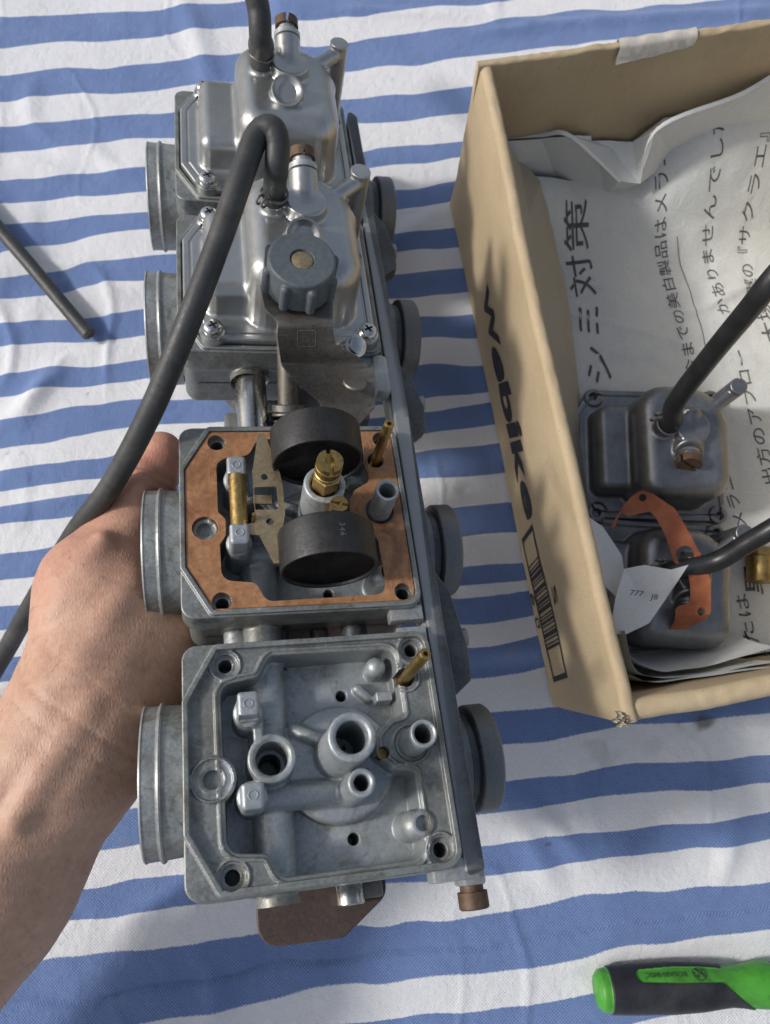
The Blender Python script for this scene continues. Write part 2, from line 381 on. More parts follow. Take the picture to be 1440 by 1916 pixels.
def cloth_mat():
    m, t, b = nodes('striped_cotton')
    at_ = N(t, 'ShaderNodeAttribute', attribute_name='phase'); uv = N(t, 'ShaderNodeAttribute', attribute_name='flat')
    jit = noise(t, 1100, 3, .7, uv.outputs['Vector'])
    j = N(t, 'ShaderNodeMath', operation='MULTIPLY_ADD'); t.links.new(jit, j.inputs[0]); j.inputs[1].default_value = .05; j.inputs[2].default_value = -.025
    a = N(t, 'ShaderNodeMath', operation='ADD'); t.links.new(at_.outputs['Fac'], a.inputs[0]); t.links.new(j.outputs[0], a.inputs[1])
    fr = N(t, 'ShaderNodeMath', operation='FRACT'); t.links.new(a.outputs[0], fr.inputs[0])
    tri = N(t, 'ShaderNodeMath', operation='PINGPONG'); t.links.new(fr.outputs[0], tri.inputs[0]); tri.inputs[1].default_value = .5
    # blue while frac < .5 : distance from .25
    d1 = N(t, 'ShaderNodeMath', operation='SUBTRACT'); t.links.new(fr.outputs[0], d1.inputs[0]); d1.inputs[1].default_value = .25
    ab = N(t, 'ShaderNodeMath', operation='ABSOLUTE'); t.links.new(d1.outputs[0], ab.inputs[0])
    f = ramp(t, ab.outputs[0], [(.243, (1, 1, 1)), (.257, (0, 0, 0))])
    # woven yarns: two crossed fine waves
    def wave(rot, sc):
        mp = N(t, 'ShaderNodeMapping'); mp.inputs['Rotation'].default_value = (0, 0, rot); t.links.new(uv.outputs['Vector'], mp.inputs[0])
        w = N(t, 'ShaderNodeTexWave', i_Scale=sc, i_Distortion=2.2, i_Detail=2.0, i_Detail_Scale=1.5); t.links.new(mp.outputs[0], w.inputs[0]); return w.outputs['Fac']
    w1 = wave(.78, 300); w2 = wave(-.78, 300)
    wv = mixc(t, .5, w1, w2)
    fuzz = noise(t, 1500, 5, .75, uv.outputs['Vector']); big = noise(t, 60, 4, .6, uv.outputs['Vector'])
    yarn = mixc(t, .55, wv, fuzz)
    blue = ramp(t, yarn, [(.2, (.075, .135, .31)), (.52, (.14, .225, .445)), (.85, (.35, .44, .66))])
    blue = mixc(t, ramp(t, big, [(.35, (0, 0, 0)), (.7, (.5, .5, .5))]), blue, (.105, .175, .375))
    white = ramp(t, yarn, [(.2, (.63, .64, .66)), (.6, (.78, .79, .81)), (.85, (.85, .85, .86))])
    col = mixc(t, f, white, blue)
    st = noise(t, 26, 5, .65, uv.outputs['Vector'], dist=.8); st2 = noise(t, 210, 3, .6, uv.outputs['Vector'])
    stm = ramp(t, st, [(.66, (0, 0, 0)), (.80, (.45, .45, .45))])
    col = mixc(t, stm, col, (.30, .27, .22), 'MIX')
    sm = N(t, 'ShaderNodeAttribute', attribute_name='stain')
    col = mixc(t, sm.outputs['Fac'], col, (.06, .06, .06))
    t.links.new(col, b.inputs['Base Color']); b.inputs['Roughness'].default_value = .95; b.inputs['Specular IOR Level'].default_value = .15
    b.inputs['Sheen Weight'].default_value = .25; b.inputs['Sheen Roughness'].default_value = .6
    p = bump(t, b, yarn, .0003, 1.0); bump(t, b, noise(t, 240, 5, .65, uv.outputs['Vector']), .0009, .9, p)
    return m
M['cloth'] = cloth_mat()

def skin_mat():
    m, t, b = nodes('skin')
    n1 = noise(t, 45, 5, .6); n2 = noise(t, 420, 4, .65)
    col = mixc(t, .45, ramp(t, n1, [(.3, (.46, .255, .16)), (.55, (.56, .35, .235)), (.75, (.61, .40, .28))]), ramp(t, n2, [(.3, (.43, .215, .145)), (.7, (.65, .42, .31))]))
    red = N(t, 'ShaderNodeAttribute', attribute_name='flush'); col = mixc(t, red.outputs['Fac'], col, (.56, .20, .14))
    nl = N(t, 'ShaderNodeAttribute', attribute_name='nail'); col = mixc(t, nl.outputs['Fac'], col, (.66, .42, .35))
    t.links.new(col, b.inputs['Base Color']); rr = N(t, 'ShaderNodeMapRange'); rr.inputs[1].default_value = .3; rr.inputs[2].default_value = .7; rr.inputs[3].default_value = .42; rr.inputs[4].default_value = .62; t.links.new(n2, rr.inputs[0]); t.links.new(rr.outputs[0], b.inputs['Roughness'])
    sp = noise(t, 160, 4, .7); col2 = mixc(t, ramp(t, sp, [(.58, (0, 0, 0)), (.72, (.55, .55, .55))]), col, (.40, .16, .11)); t.links.new(col2, b.inputs['Base Color'])
    b.inputs['Subsurface Weight'].default_value = .05; b.inputs['Subsurface Radius'].default_value = (.0022, .0009, .0005); b.inputs['Subsurface Scale'].default_value = 1.0
    v = N(t, 'ShaderNodeTexVoronoi', i_Scale=900.0); v.feature = 'DISTANCE_TO_EDGE'
    tc = t.nodes['tc']; mp = N(t, 'ShaderNodeMapping'); mp.inputs['Rotation'].default_value = (0, 0, .95); mp.inputs['Scale'].default_value = (1, .45, 1); t.links.new(tc.outputs['Object'], mp.inputs[0]); t.links.new(mp.outputs[0], v.inputs['Vector'])
    p = bump(t, b, v.outputs['Distance'], .00022, .6)
    mp2 = N(t, 'ShaderNodeMapping'); mp2.inputs['Rotation'].default_value = (0, 0, .95); mp2.inputs['Scale'].default_value = (1.3, .3, 1); t.links.new(tc.outputs['Object'], mp2.inputs[0])
    bump(t, b, noise(t, 420, 4, .65, mp2.outputs[0]), .00014, .45, p); return m
M['skin'] = skin_mat()

# ------------------------------------------------------------------ ground and cloth
g = MB().box((0, 0, -9), (3000, 3000, 1)).build('ground', M['ground'], sharp=0, smooth=False); g['kind'] = 'structure'

KL = [((-208.1, 353.2), (-206.5, 335.0)), ((-204.9, 317.5), (-203.3, 300.8)), ((-201.8, 284.5), (-200.3, 268.0)), ((-198.7, 250.5), (-197.4, 236.4)), ((-196.2, 224.1), (-195.0, 210.1)), ((-193.6, 195.4), (-192.4, 182.0)), ((-191.1, 168.2), (-189.9, 155.5)), ((-188.6, 140.6), (-187.4, 128.0)), ((-186.3, 116.0), (-185.0, 101.7)), ((-183.9, 90.1), (-182.9, 79.1)), ((-182.2, 71.8), (-181.4, 62.9)), ((-180.0, 48.3), (-178.8, 35.2)), ((-177.7, 22.5), (-176.6, 11.2)), ((-175.5, -1.4), (-174.5, -12.1)), ((-156.4, -24.9), (-155.5, -35.9)), ((-134.6, -47.9), (-133.6, -60.4)), ((-115.5, -73.8), (-114.5, -88.7)), ((-113.6, -103.4), (-112.8, -116.8)), ((-111.8, -132.0), (-110.1, -159.2))]
KR = [((30.6, 373.9), (30.4, 358.5)), ((30.2, 344.8), (29.9, 325.0)), ((29.7, 305.9), (29.4, 289.1)), ((29.2, 271.9), (29.1, 262.8)), ((28.9, 249.5), (28.8, 238.3)), ((28.5, 221.9), (28.4, 210.7)), ((33.9, 198.4), (33.6, 185.0)), ((39.0, 172.4), (38.8, 158.5)), ((44.0, 143.8), (43.7, 129.1)), ((43.6, 123.7), (43.3, 111.5)), ((43.1, 101.7), (42.8, 86.5)), ((47.7, 71.8), (47.4, 57.3)), ((57.5, 42.2), (57.2, 33.1)), ((57.0, 27.6), (56.7, 14.3)), ((61.5, 3.7), (61.0, -10.6)), ((68.8, -26.4), (68.3, -41.4)), ((67.7, -58.1), (67.2, -71.4)), ((66.7, -85.3), (66.2, -97.8)), ((65.6, -113.5), (64.8, -136.9))]
BO = np.array([79.0, -25.0]); EX = np.array([.986, .166]); EY = np.array([-.166, .986]); BW, BL, BH = 186.0, 265.0, 97.0
def box_uv(x, y): dx, dy = x-BO[0], y-BO[1]; return dx*EX[0]+dy*EX[1], dx*EY[0]+dy*EY[1]
def build_cloth():
    nx, ny = 520, 560
    X, Y = np.meshgrid(np.linspace(-330, 400, nx), np.linspace(-260, 470, ny), indexing='ij')
    # thread position of each stripe edge, measured down two columns of the cloth
    ph = [k+e for k in range(19) for e in (0, .5)]
    def col(K):
        x = np.array([p[0] for q in K for p in q]); y = np.array([p[1] for q in K for p in q])
        yy = np.r_[y[0]+29*np.arange(6, 0, -1), y, y[-1]-14.5*np.arange(1, 14)]; pp = np.r_[np.arange(-6, 0), ph, ph[-1]+.5*np.arange(1, 14)]
        xx = np.r_[np.full(6, x[0]), x, np.full(13, x[-1])]; return xx[::-1], yy[::-1], pp[::-1]
    xl, yl, pl = col(KL); xr, yr, pr = col(KR)
    # slide along the stripes: iterate the crossfade so every stripe runs from its left to its right mark
    P = np.interp(Y, yl, pl)
    yL = lambda p: np.interp(-p, -pl[::-1], yl[::-1]); xL = lambda p: np.interp(-p, -pl[::-1], xl[::-1])
    pg = np.linspace(-5.5, 24, 1200)
    o = np.argsort(pl); gyl = np.interp(pg, pl[o], yl[o]); gxl = np.interp(pg, pl[o], xl[o]); gxl = np.convolve(np.pad(gxl, 60, 'edge'), np.ones(121)/121, 'valid')
    o = np.argsort(pr); gyr = np.interp(pg, pr[o], yr[o]); gxr = np.interp(pg, pr[o], xr[o]); gxr = np.convolve(np.pad(gxr, 60, 'edge'), np.ones(121)/121, 'valid')
    warp = 5.2*fbm(X/70+3, Y/40, 3)+2.2*fbm(X/26, Y/22+9, 2)
    warp *= sstep(0, 30, np.minimum(np.abs(X+185), np.abs(X-50)))*.9+.1
    for i in range(nx):
        x = X[i, 0]; t = (x-gxl)/(gxr-gxl); tt = np.where(t > 1, 1+(t-1)*1.15, t); yc = gyl+(gyr-gyl)*tt
        yc = np.minimum.accumulate(yc); P[i] = np.interp(-(Y[i]+warp[i]), -yc, pg)
    Z = 2.6*fbm(X/95+1.3, Y/120+.4, 2)+.8*fbm(X/34+7, Y/42, 3)+.22*fbm(X/12, Y/12, 2)
    r = fbm(X/55+11, Y/75+2, 2); Z += 1.5*np.exp(-(r/.075)**2)*sstep(-.1, .25, vnoise(X/90+31, Y/90))
    r2 = fbm(X/46+50, Y/70+8, 2); Z += .8*np.exp(-(r2/.03)**2)*sstep(-.05, .25, vnoise(X/60+3, Y/60+40))
    def ridge(a, b, w, h):
        a = np.array(a, float); d = np.array(b, float)-a; L = np.linalg.norm(d); d /= L
        s = (X-a[0])*d[0]+(Y-a[1])*d[1]; n = -(X-a[0])*d[1]+(Y-a[1])*d[0]+2.0*vnoise(X/25+a[0], Y/25)
        return h*np.exp(-(n/w)**2)*sstep(-12, 12, s)*sstep(L+12, L-12, s)
    for (p, q, w, h) in (((340, 0), (400, 160), 7, 3.2), ((40, 790), (100, 690), 6, 4), ((120, 700), (0, 800), 5, 2.5), ((250, 1720), (420, 1610), 5, 3.5), ((900, 60), (1440, 20), 4, 3), ((640, 18), (1000, 40), 4, 2.6),
                         ((150, 330), (20, 300), 5, 2), ((840, 380), (720, 470), 6, 3), ((860, 500), (780, 530), 5, 3), ((760, 700), (860, 740), 6, 3), ((980, 1560), (1030, 1650), 6, 3.2), ((1240, 1560), (1330, 1480), 7, 2.5), ((760, 880), (860, 900), 6, 3), ((980, 1500), (1080, 1590), 5, 3), ((500, 1850), (620, 1790), 6, 2.6), ((1350, 1640), (1380, 1560), 5, 3), ((240, 560), (130, 540), 5, 2.2), ((60, 940), (180, 935), 4, 3)):
        Z += .75*ridge(at(*p)[:2], at(*q)[:2], w, h)
    seam = np.abs(P-18.27+.012*np.sin(X/9)); Z -= 1.3*np.exp(-(seam/.018)**2); Z += .9*sstep(.0, .05, P-18.27)*sstep(.5, .3, P-18.27)
    u, v = box_uv(X, Y); ins = np.maximum(np.maximum(-u, u-BW), np.maximum(-v, v-BL)); keep = sstep(-2, 34, ins)
    Z = (Z+.6)*keep+(-1.2)*(1-keep)
    bd = np.array([q for q in ([-52, 210], [-40, 125])])
    st = np.zeros_like(X)
    for (px, py, r, a) in ((1318, 1352, 5.5, .75), (1300, 1345, 10, .35), (1120, 1410, 10, .18), (1215, 1395, 8, .14), (12, 850, 3, .35), (40, 848, 1.5, .3), (165, 740, 1.2, .45), (1025, 1580, 1.2, .8), (300, 858, 1.2, .3), (860, 905, 7, .3), (1095, 1820, 9, .12), (720, 410, 6, .2)):
        c = at(px, py); d = np.hypot(X-c[0], (Y-c[1])*1.2)+r*.9*fbm(X/6, Y/6, 3); st = np.maximum(st, a*sstep(r, r*.3, d))
    V = np.stack([X, Y, Z], -1).reshape(-1, 3); i, j = np.meshgrid(np.arange(nx-1), np.arange(ny-1), indexing='ij'); k = (i*ny+j).ravel()
    F = np.stack([k, k+ny, k+ny+1, k+1], 1)
    o = mesh('striped_cloth', V, F, M['cloth'], sharp=0); me = o.data
    a = me.attributes.new('phase', 'FLOAT', 'POINT'); a.data.foreach_set('value', P.ravel().astype(np.float32))
    a = me.attributes.new('stain', 'FLOAT', 'POINT'); a.data.foreach_set('value', st.ravel().astype(np.float32))
    a = me.attributes.new('flat', 'FLOAT_VECTOR', 'POINT'); a.data.foreach_set('vector', (np.stack([X, Y, 0*X], -1)*MM).ravel().astype(np.float32))
    tag(o, 'blue and white striped cotton cloth spread under everything', 'cloth')
build_cloth()

# ------------------------------------------------------------------ carburettor bank
bank = thing('carburetor_bank', 'row of four grey carburettors held upside down, two of them opened', 'carburetor bank', TB)
bank.rotation_euler = Matrix(RB.tolist()).to_euler()

OUT = rpoly([(-42, -34, 4.5), (35, -35, 5), (35, 35, 5), (-42, 35.5, 4.5)])
OCT = rpoly([(-42, -17.5, 1), (-33, -33.6, 2), (34.6, -34.6, 5), (34.6, 34.6, 5), (-32.5, 35.1, 2), (-42, 18.8, 1)])
CAV = rpoly([(-16, 31, 3.5), (23.2, 30, 3.5), (23.4, 9.5, 1), (19, 8.6, 2), (14.2, 4.5, 2.5), (13.6, -1.5, 2.5), (19, -6.5, 2), (24.3, -7.5, 1), (24.6, -31.2, 4), (-16.5, -31, 3.5), (-19.5, -24.5, 3), (-30.6, -23, 4), (-31, 23, 4), (-19.5, 24.5, 3)])
fO = Field(OUT); fR = Field(OCT); fC = Field(CAV, res=.2)
SCR = [(-29.3, 28.9), (-29.5, -29.2), (29, 29.2), (29, -29.6)]
PIN = (25.8, 20.5)
def body_sdf(x, y, z):
    o = fO(x, y); r = fR(x, y); c = fC(x, y); H = np.hypot
    d = ext(o, z, -9, .9, .5)
    d = np.maximum(d, -np.maximum(r, -z))                                        # gasket face inside the rim
    d = smin(d, ext(np.abs(r+.85)-.85, z, -3, 2.3, .3), .25)                     # rim
    d = smin(d, ext(np.abs(c-1.55)-.5, z, -1, .5, .2), .4)                       # bead round the chamber
    for (a, b) in SCR:
        d = smin(d, ext(np.abs(H(x-a, y-b)-4.5)-.45, z, -1, .55, .2), .3)
    d = smin(d, ext(np.abs(H(x-PIN[0], y-PIN[1])-4.3)-.5, z, -1, .6, .2), .3)
    d = smin(d, cylz(x, y, z, 24.7, -22, 3.3, -4, .7), .3)
    # body under the flange
    core = sbox(x, y, z, (-3.5, 0, -19), (37, 34, 15), 5)
    th = cyla(x, y, z, (-42, 1.5, -30), (44, -1, -30), 21.5, 2); core = smin(core, th, 5)
    core = smin(core, cyla(x, y, z, (34, -2.2, -30), (46, -2.2, -30), 16.5, 1), 3)
    core = smin(core, cylz(x, y, z, 3, 0, 30, -66, -45, 4), 6)
    d = smin(d, core, 3)
    # float chamber
    fl = -15.5+1.2*np.sin(x*.12)
    cav = np.maximum(c, fl-z)
    d = smax(d, -np.maximum(cav, z-6), .9)
    inn = smin(cylz(x, y, z, 4, -1.5, 17.5, -22, -9.6, 2), cap(x, y, z, (-17, 40, -13.6), (-17, -40, -13.6), 6.2), 1.5)
    inn = smin(inn, cylz(x, y, z, 3.5, .8, 6.7, -20, 21.5, .8)-np.clip((8-z)*.035, 0, 1.1), 1.2)                     # main jet tower
    inn = smin(inn, cylz(x, y, z, -17.2, .2, 6.9, -20, 3.0, .7), 1.2)                                                # float valve seat
    inn = smin(inn, cylz(x, y, z, 6.2, -10.3, 3.9, -20, 13, .6)-np.clip((5-z)*.03, 0, .6), 1.0)                     # pilot tower
    inn = smin(inn, cap(x, y, z, (-19, -9.4, -9), (5, -10, -9.5), 4.1), 1.2)
    inn = smin(inn, cap(x, y, z, (-9, 9.5, -10), (2, 3, -6), 2.3), 1.2)
    for py, s in ((14.5, 1), (-10, -1)):
        post = sbox(x, y, z, (-23.3, py, -2), (3.1, 3.6, 13), 1.2); post = smin(post, cylz(x, y, z, -23.3, py-s*.5, 4.3, -20, 2, .8), 1.0)
        post = np.maximum(post, -sbox(x, y, z, (-22.4, py-s*4.2, 7.2), (3.5, 1.3, 3.2), .3))
        inn = smin(inn, post, .6)
    inn = smin(inn, sbox(x, y, z, (-20.5, 8.5, -7), (1.4, 5, 5), .6), .8); inn = smin(inn, sbox(x, y, z, (-21, -6, -7), (1.4, 4, 5), .6), .8)
    inn = smin(inn, cap(x, y, z, (18, 26, -12), (18, 26, -6.5), 3.2), 1.0); inn = smin(inn, sbox(x, y, z, (19.5, 16.5, -9), (2.6, 1.5, 3.5), .5), .8)
    inn = smin(inn, cap(x, y, z, (12.5, 21, -13), (15.5, 18, -13), 1.8), .8); inn = smin(inn, cap(x, y, z, (23, -22, -14), (23, -22, -3), 4.2), 1.5)
    d = smin(d, np.maximum(inn, -34-z), .9)
    d = smin(d, cylz(x, y, z, 24.7, .4, 3.9, -12, 17, .5)-np.clip((6-z)*.03, 0, .5), .5)                             # vent tube
    d = smin(d, ext(np.abs(H(x-24.7, y-.4)-5.6)-.35, z, -1, .45, .2), .3)
    d = smin(d, cylz(x, y, z, -34, -3.6, 6.7, -16, .1, .2), .4); d = smin(d, ext(np.abs(H(x+34, y+3.6)-5.9)-.45, z, -1, .65, .2), .3); d = smin(d, ext(np.abs(H(x+34, y+3.6)-3.6)-.3, z, -1, .35, .15), .3)
    d = smin(d, cylz(x, y, z, 24.7, -22, 3.4, -6, .7, .3), .5)
    # bores
    def bore(a, b, r, z0, ch=0.0): return np.maximum(H(x-a, y-b)-(r+(np.clip(z-ch, 0, .7) if ch else 0)), z0-z)
    k = bore(3.5, .8, 4.4, -6, 20.8)
    k = np.minimum(k, np.minimum(bore(-17.2, .2, 4.7, -13, 2.2), bore(-17.2, .2, 3.4, -26))); k = np.minimum(k, bore(6.2, -10.3, 2.2, -6, 12.4)); k = np.minimum(k, bore(24.7, .4, 2.7, -6, 16.4))
    for (a, b) in SCR: k = np.minimum(k, np.minimum(bore(a, b, 2.0, -13), bore(a, b, 3.3, -1.2)))
    k = np.minimum(k, bore(*PIN, 2.9, -8)); k = np.minimum(k, bore(7.2, 19.6, 1.75, -26)); k = np.minimum(k, bore(6.5, -23.2, 1.75, -26))
    k = np.minimum(k, np.maximum(H(x+34, y+3.6)-2.6, -1.7-z)); k = np.minimum(k, np.maximum(H(x-24.7, y+22)-2.1, -.6-z))
    k = np.minimum(k, bore(16, -1.2, 1.7, -6)); k = np.minimum(k, bore(11.4, -5.4, 1.5, -13))
    return smax(d, -k, .25)
bv, bf, bn = solid(body_sdf, (-44, -38, -20), (48, 38, 23), .45)
lv, lf, ln = solid(body_sdf, (-46, -38, -72), (50, 38, -13), 1.3)
keep = lv[:, 2][lf].max(1) < -17.2                                               # coarse below, fine above
used = lf[keep]; ids = np.unique(used); mp = np.full(len(lv), -1); mp[ids] = np.arange(len(ids))
kb = bv[:, 2][bf].min(1) > -19.0
ub = bf[kb]; ib = np.unique(ub); mb_ = np.full(len(bv), -1); mb_[ib] = np.arange(len(ib))
V = np.vstack([bv[ib], lv[ids]]); F = np.vstack([mb_[ub], mp[used]+len(ib)]); NN = np.vstack([bn[ib], ln[ids]])
bodies = [mesh('carburetor_body', V, F, M['body'], bank, (0, YS[0], 0), normals=NN)]
cl_ = sstep(.6, -.6, fC(V[:, 0], V[:, 1]))*sstep(-24, -20, V[:, 2]); cl_ = np.maximum(cl_, sstep(1.2, 2.2, V[:, 2])*sstep(6, 5, np.hypot(V[:, 0]-24.7, V[:, 1]-.4)))  # mask of the chamber and towers that take the lightened tone
cl_ = np.maximum(cl_, sstep(2.45, 2.6, V[:, 2])); a_ = bodies[0].data.attributes.new('clean_brightened', 'FLOAT', 'POINT'); a_.data.foreach_set('value', cl_.astype(np.float32))
bodies[0]['label'] = 'nearest carburettor body, float chamber empty and open, no gasket'
for k, lab in ((1, 'opened carburettor body with copper gasket and two black floats'), (2, 'carburettor body closed by a float bowl behind the round grey knob'), (3, 'farthest carburettor body closed by a float bowl')):
    bodies.append(dupe(bodies[0], bank, (0, YS[k], 0))); bodies[k]['label'] = lab

# bell mouths and engine spigots
def ring(prof, a, axis, n=64): return MB().lathe(prof, a, axis, n)
bell = ring([(20, 0), (22.7, 0), (23.1, 7.0), (23.8, 7.3), (24.1, 7.9), (23.8, 8.5), (23.1, 8.9), (23.2, 12.6), (23.5, 13.0), (23.3, 13.5), (20.9, 13.5), (20.4, 13.1), (18.5, 2), (18.5, 0)], (-41.5, 1.5, -30), (-1, 0, 0)).build('bell_mouth', M['cast'], bodies[0], sharp=30)
spig = ring([(13, 0), (16.0, 0), (16.0, 5.6), (15.4, 6), (15.4, 8), (17.4, 8.6), (17.8, 9.2), (17.8, 15.2), (17.2, 16), (14.6, 16), (14.2, 15), (13, 2)], (42, -2.2, -30), (1, 0, 0)).build('engine_spigot', M['cast_dark'], bodies[0], sharp=30)
thr = MB().lathe([(18.7, .2), (18.7, 1.0)], (-41.5, 1.5, -30), (-1, 0, 0), 40).build('bell_throat_shade', M['black'], bodies[0], sharp=30)  # black disc paints the dark of a bore that is not cut
thr2 = MB().lathe([(13.2, 0), (13.2, 1.2)], (46, -2.2, -30), (1, 0, 0), 40).build('spigot_throat_shade', M['black'], bodies[0], sharp=30)  # same painted dark inside the engine spigot
for k in (1, 2, 3):
    for o in (bell, spig, thr, thr2): dupe(o, bodies[k])

# brass overflow tubes
ov = MB().lathe([(1.75, -8), (1.75, 24.4), (1.5, 24.8), (.75, 24.8), (.75, 22)], (PIN[0], PIN[1], 0), (.03, .02, 1), 20).build('overflow_tube', M['brass'], bodies[0])
dupe(ov, bodies[1])
MB().lathe([(.7, 0), (.7, 12), (.2, 13)], (3.2, .6, -6), (.04, 0, 1), 12).build('jet_needle', M['brass'], bodies[0])
MB().lathe([(1.5, 0), (1.5, 1), (.9, 1.0), (.9, .4)], (16, -1.2, -4.2), (0, 0, 1), 16).build('air_jet', M['brass'], bodies[0]); MB().lathe([(1.3, 0), (1.3, 1), (.6, 1.0), (.6, .4)], (11.4, -5.4, -11.5), (0, 0, 1), 16).build('air_jet', M['brass'], bodies[0])

# second carburettor: gasket, floats, jets
B1 = bodies[1]
gin = rpoly([(-15.3, 30.2, 3.5), (22.4, 29.2, 3.5), (22.6, 12, 2), (17, 8.6, 2), (14.6, 4.5, 2.5), (14.2, -1.5, 2.5), (18, -6.5, 2), (22.8, -10, 2), (23.6, -30.2, 4), (-15.7, -30.2, 3.5), (-18.7, -23.7, 3), (-29.4, -22.2, 4), (-29.6, -9.5, 2), (-27.6, -6.5, 2), (-27.4, -.8, 2), (-29.8, 2, 2), (-29.8, 22.2, 4), (-18.7, 23.7, 3)])
gout = rpoly([(-40, -16.6, 1), (-32, -31.6, 2), (32.6, -32.6, 4), (32.6, 32.6, 4), (-31.5, 33, 2), (-40, 18, 1)])
plate('gasket', gout, [gin]+[circle(a, b, 3.2) for a, b in SCR]+[circle(-34, -3.6, 4.3), circle(*PIN, 3.1), circle(24.7, .4, 5.1, 28)], 1.0, M['gasket'], B1, z=1.05, bevel=.12)
def bead(P, r): MB().tube(P, r, 8).build('gasket_bead', M['gasket'], B1)
bead([(p[0], p[1], 1.55) for p in rpoly([(23.6, 31, 3), (25.2, 25.5, 1), (21.6, 21, 2), (22, 16, 2), (25.2, 14.5, 1)])[3:-3]], .28)
bead(spline([(24.6, -8.5, 1.5), (24.9, -18.5, 1.5)]), .22); bead([(24.8+2.9*math.cos(t), -22+2.9*math.sin(t), 1.5) for t in np.linspace(0, 6.28, 25)], .22)
bead(spline([(24.9, -25, 1.5), (25, -29.5, 1.5), (22, -31.6, 1.5), (8, -31.6, 1.5)]), .24)
bead(spline([(-17.4, -31.4, 1.5), (-20.4, -25.9, 1.5), (-29.8, -24.3, 1.5), (-32, -20, 1.5)], 8), .22); bead(spline([(-17, 30.5, 1.5), (-20.4, 25.9, 1.5), (-30, 24.3, 1.5), (-31.8, 20, 1.5), (-31.6, 3, 1.5), (-29, -.6, 1.5)], 8), .22)
def float_mesh(y0, y1):
    R = 15.3; m = MB().lathe([(R-1.2, 1.1), (R-.9, .2), (R-.5, 0), (R-.12, .15), (R, .6), (R, y1-y0-.5), (R-.5, y1-y0), (0, y1-y0)], (3.4, y0, 13.2), (0, 1, 0), 72)
    m.lathe([(0, 1.0), (R-1.0, 1.0)], (3.4, y0, 13.2), (0, 1, 0), 72); return m
f1 = float_mesh(-25.5, -12).build('float', M['float'], B1, sharp=25); f1['label'] = 'near black float with moulded numbers on its curved side'
f2 = float_mesh(12.6, 25.6).build('float', M['float'], B1, sharp=25); f2['label'] = 'far black float'
def on_float(s, yc, size, tc):
    V, F = glyphs(s, size, 0, .02*size, align='CENTER')
    def mp(u, v):
        t = tc-u/15.3; return (3.4+15.36*math.sin(t), yc+v, 13.2+15.36*math.cos(t))
    return V, F, mp
Vt, Ft = glyphs('346', 2.5, 0, .02, align='CENTER', space=1.25)
VV = [(3.4+15.38*math.sin(.13+v/15.3), -18.4+(-u)*1.0, 13.2+15.38*math.cos(.13+v/15.3)) for u, v in Vt]
mesh('moulded_number', VV, Ft, M['knob'], B1, sharp=30)
# float arm
arm = rpoly([(-15.6, 27.3, .4), (-13.2, 27.3, .4), (-9.2, 11.5, .8), (-8.6, 7, 1), (-8.6, -3.5, 1), (-9.4, -7.5, .8), (-10.2, -20.5, .4), (-13.2, -20.5, .4), (-17.2, -10.6, .6), (-20.6, -10.2, .4), (-20.6, -6.6, .4), (-18.2, -6.2, .6), (-18.2, 13, .6), (-18.0, 13.6, .6)])
win = rpoly([(-18, 6.6, .4), (-10.6, 6.8, .8), (-10.6, -1.8, .8), (-18, -1.6, .4)])
am = plate('float_arm', arm, [win, circle(-14.4, 10.4, 1.2, 14), circle(-13.6, -6, 1.2, 14)], .8, M['brass_flat'], B1, z=9.2)
MB().box((-15.4, 2.4, 8.6), (3.0, 1.6, .45), Matrix.Rotation(.12, 3, 'Y'), .15).build('arm_tongue', M['brass_flat'], B1)
MB().lathe([(0, -7.5), (2.75, -7.5), (2.75, 11.6), (0, 11.6)], (-23.2, 0, 8.4), (0, 1, 0), 28).build('hinge_pin', M['brass'], B1)
MB().lathe([(.7, 0), (.7, 5.4)], (-18.6, -5.2, 6.8), (0, .15, 1), 10).build('hinge_pin_end', M['brass'], B1)
# main jet : hex holder and slotted jet
mj = MB().lathe([(4.1, 14), (4.1, 21.4), (4.6, 21.6), (4.6, 27.4), (4.1, 28)], (3.5, .8, 0), (0, 0, 1), 6, .3)
mj.lathe([(3.0, 27.5), (4.0, 28.2), (4.0, 29), (3.6, 29.3), (3.6, 30), (4.15, 30.3), (4.15, 33), (3.7, 33.6)], (3.5, .8, 0), (0, 0, 1), 30)
jet = mj.build('main_jet', M['brass'], B1, sharp=30)
def slotted(name, c, r, h, w, parent, m, ang=0.0, hole=.0):
    """slotted cheese head: two half discs with a gap"""
    mb = MB()
    for s in (0, math.pi):
        P = [(w*math.copysign(1, math.cos(s)) if False else 0, 0)]
        pts = []
        for t in np.linspace(-math.pi/2, math.pi/2, 18):
            x, y = max(w, 0)+0*t, 0
            px = r*math.cos(t); py = r*math.sin(t)
            if px < w: px = w; py = math.copysign(math.sqrt(max(r*r-w*w, 0)), py)
            pts.append((px, py))
        if hole:
            hp = [(max(w, hole*math.cos(t)), hole*math.sin(t)) for t in np.linspace(math.pi/2, -math.pi/2, 9)]; pts += hp
        q = [(math.cos(s+ang)*a-math.sin(s+ang)*b, math.sin(s+ang)*a+math.cos(s+ang)*b) for a, b in pts]; n = len(q)
        V = [(c[0]+a, c[1]+b, c[2]) for a, b in q]+[(c[0]+a*.985, c[1]+b*.985, c[2]+h) for a, b in q]
        mb.add(V, [tuple(range(n))[::-1], tuple(range(n, 2*n))]+[(i, (i+1) % n, n+(i+1) % n, n+i) for i in range(n)])
    return mb.build(name, m, parent, sharp=30)
slotted('jet_head', (3.5, .8, 33.4), 4.1, 2.2, .72, B1, M['brass'], .06, 1.5)
pj = MB().lathe([(2.9, 8), (2.9, 19), (2.6, 16.4), (2.6, 26.4)], (6.2, -9.6, 0), (0, 0, 1), 26).build('pilot_jet', M['brass'], B1)
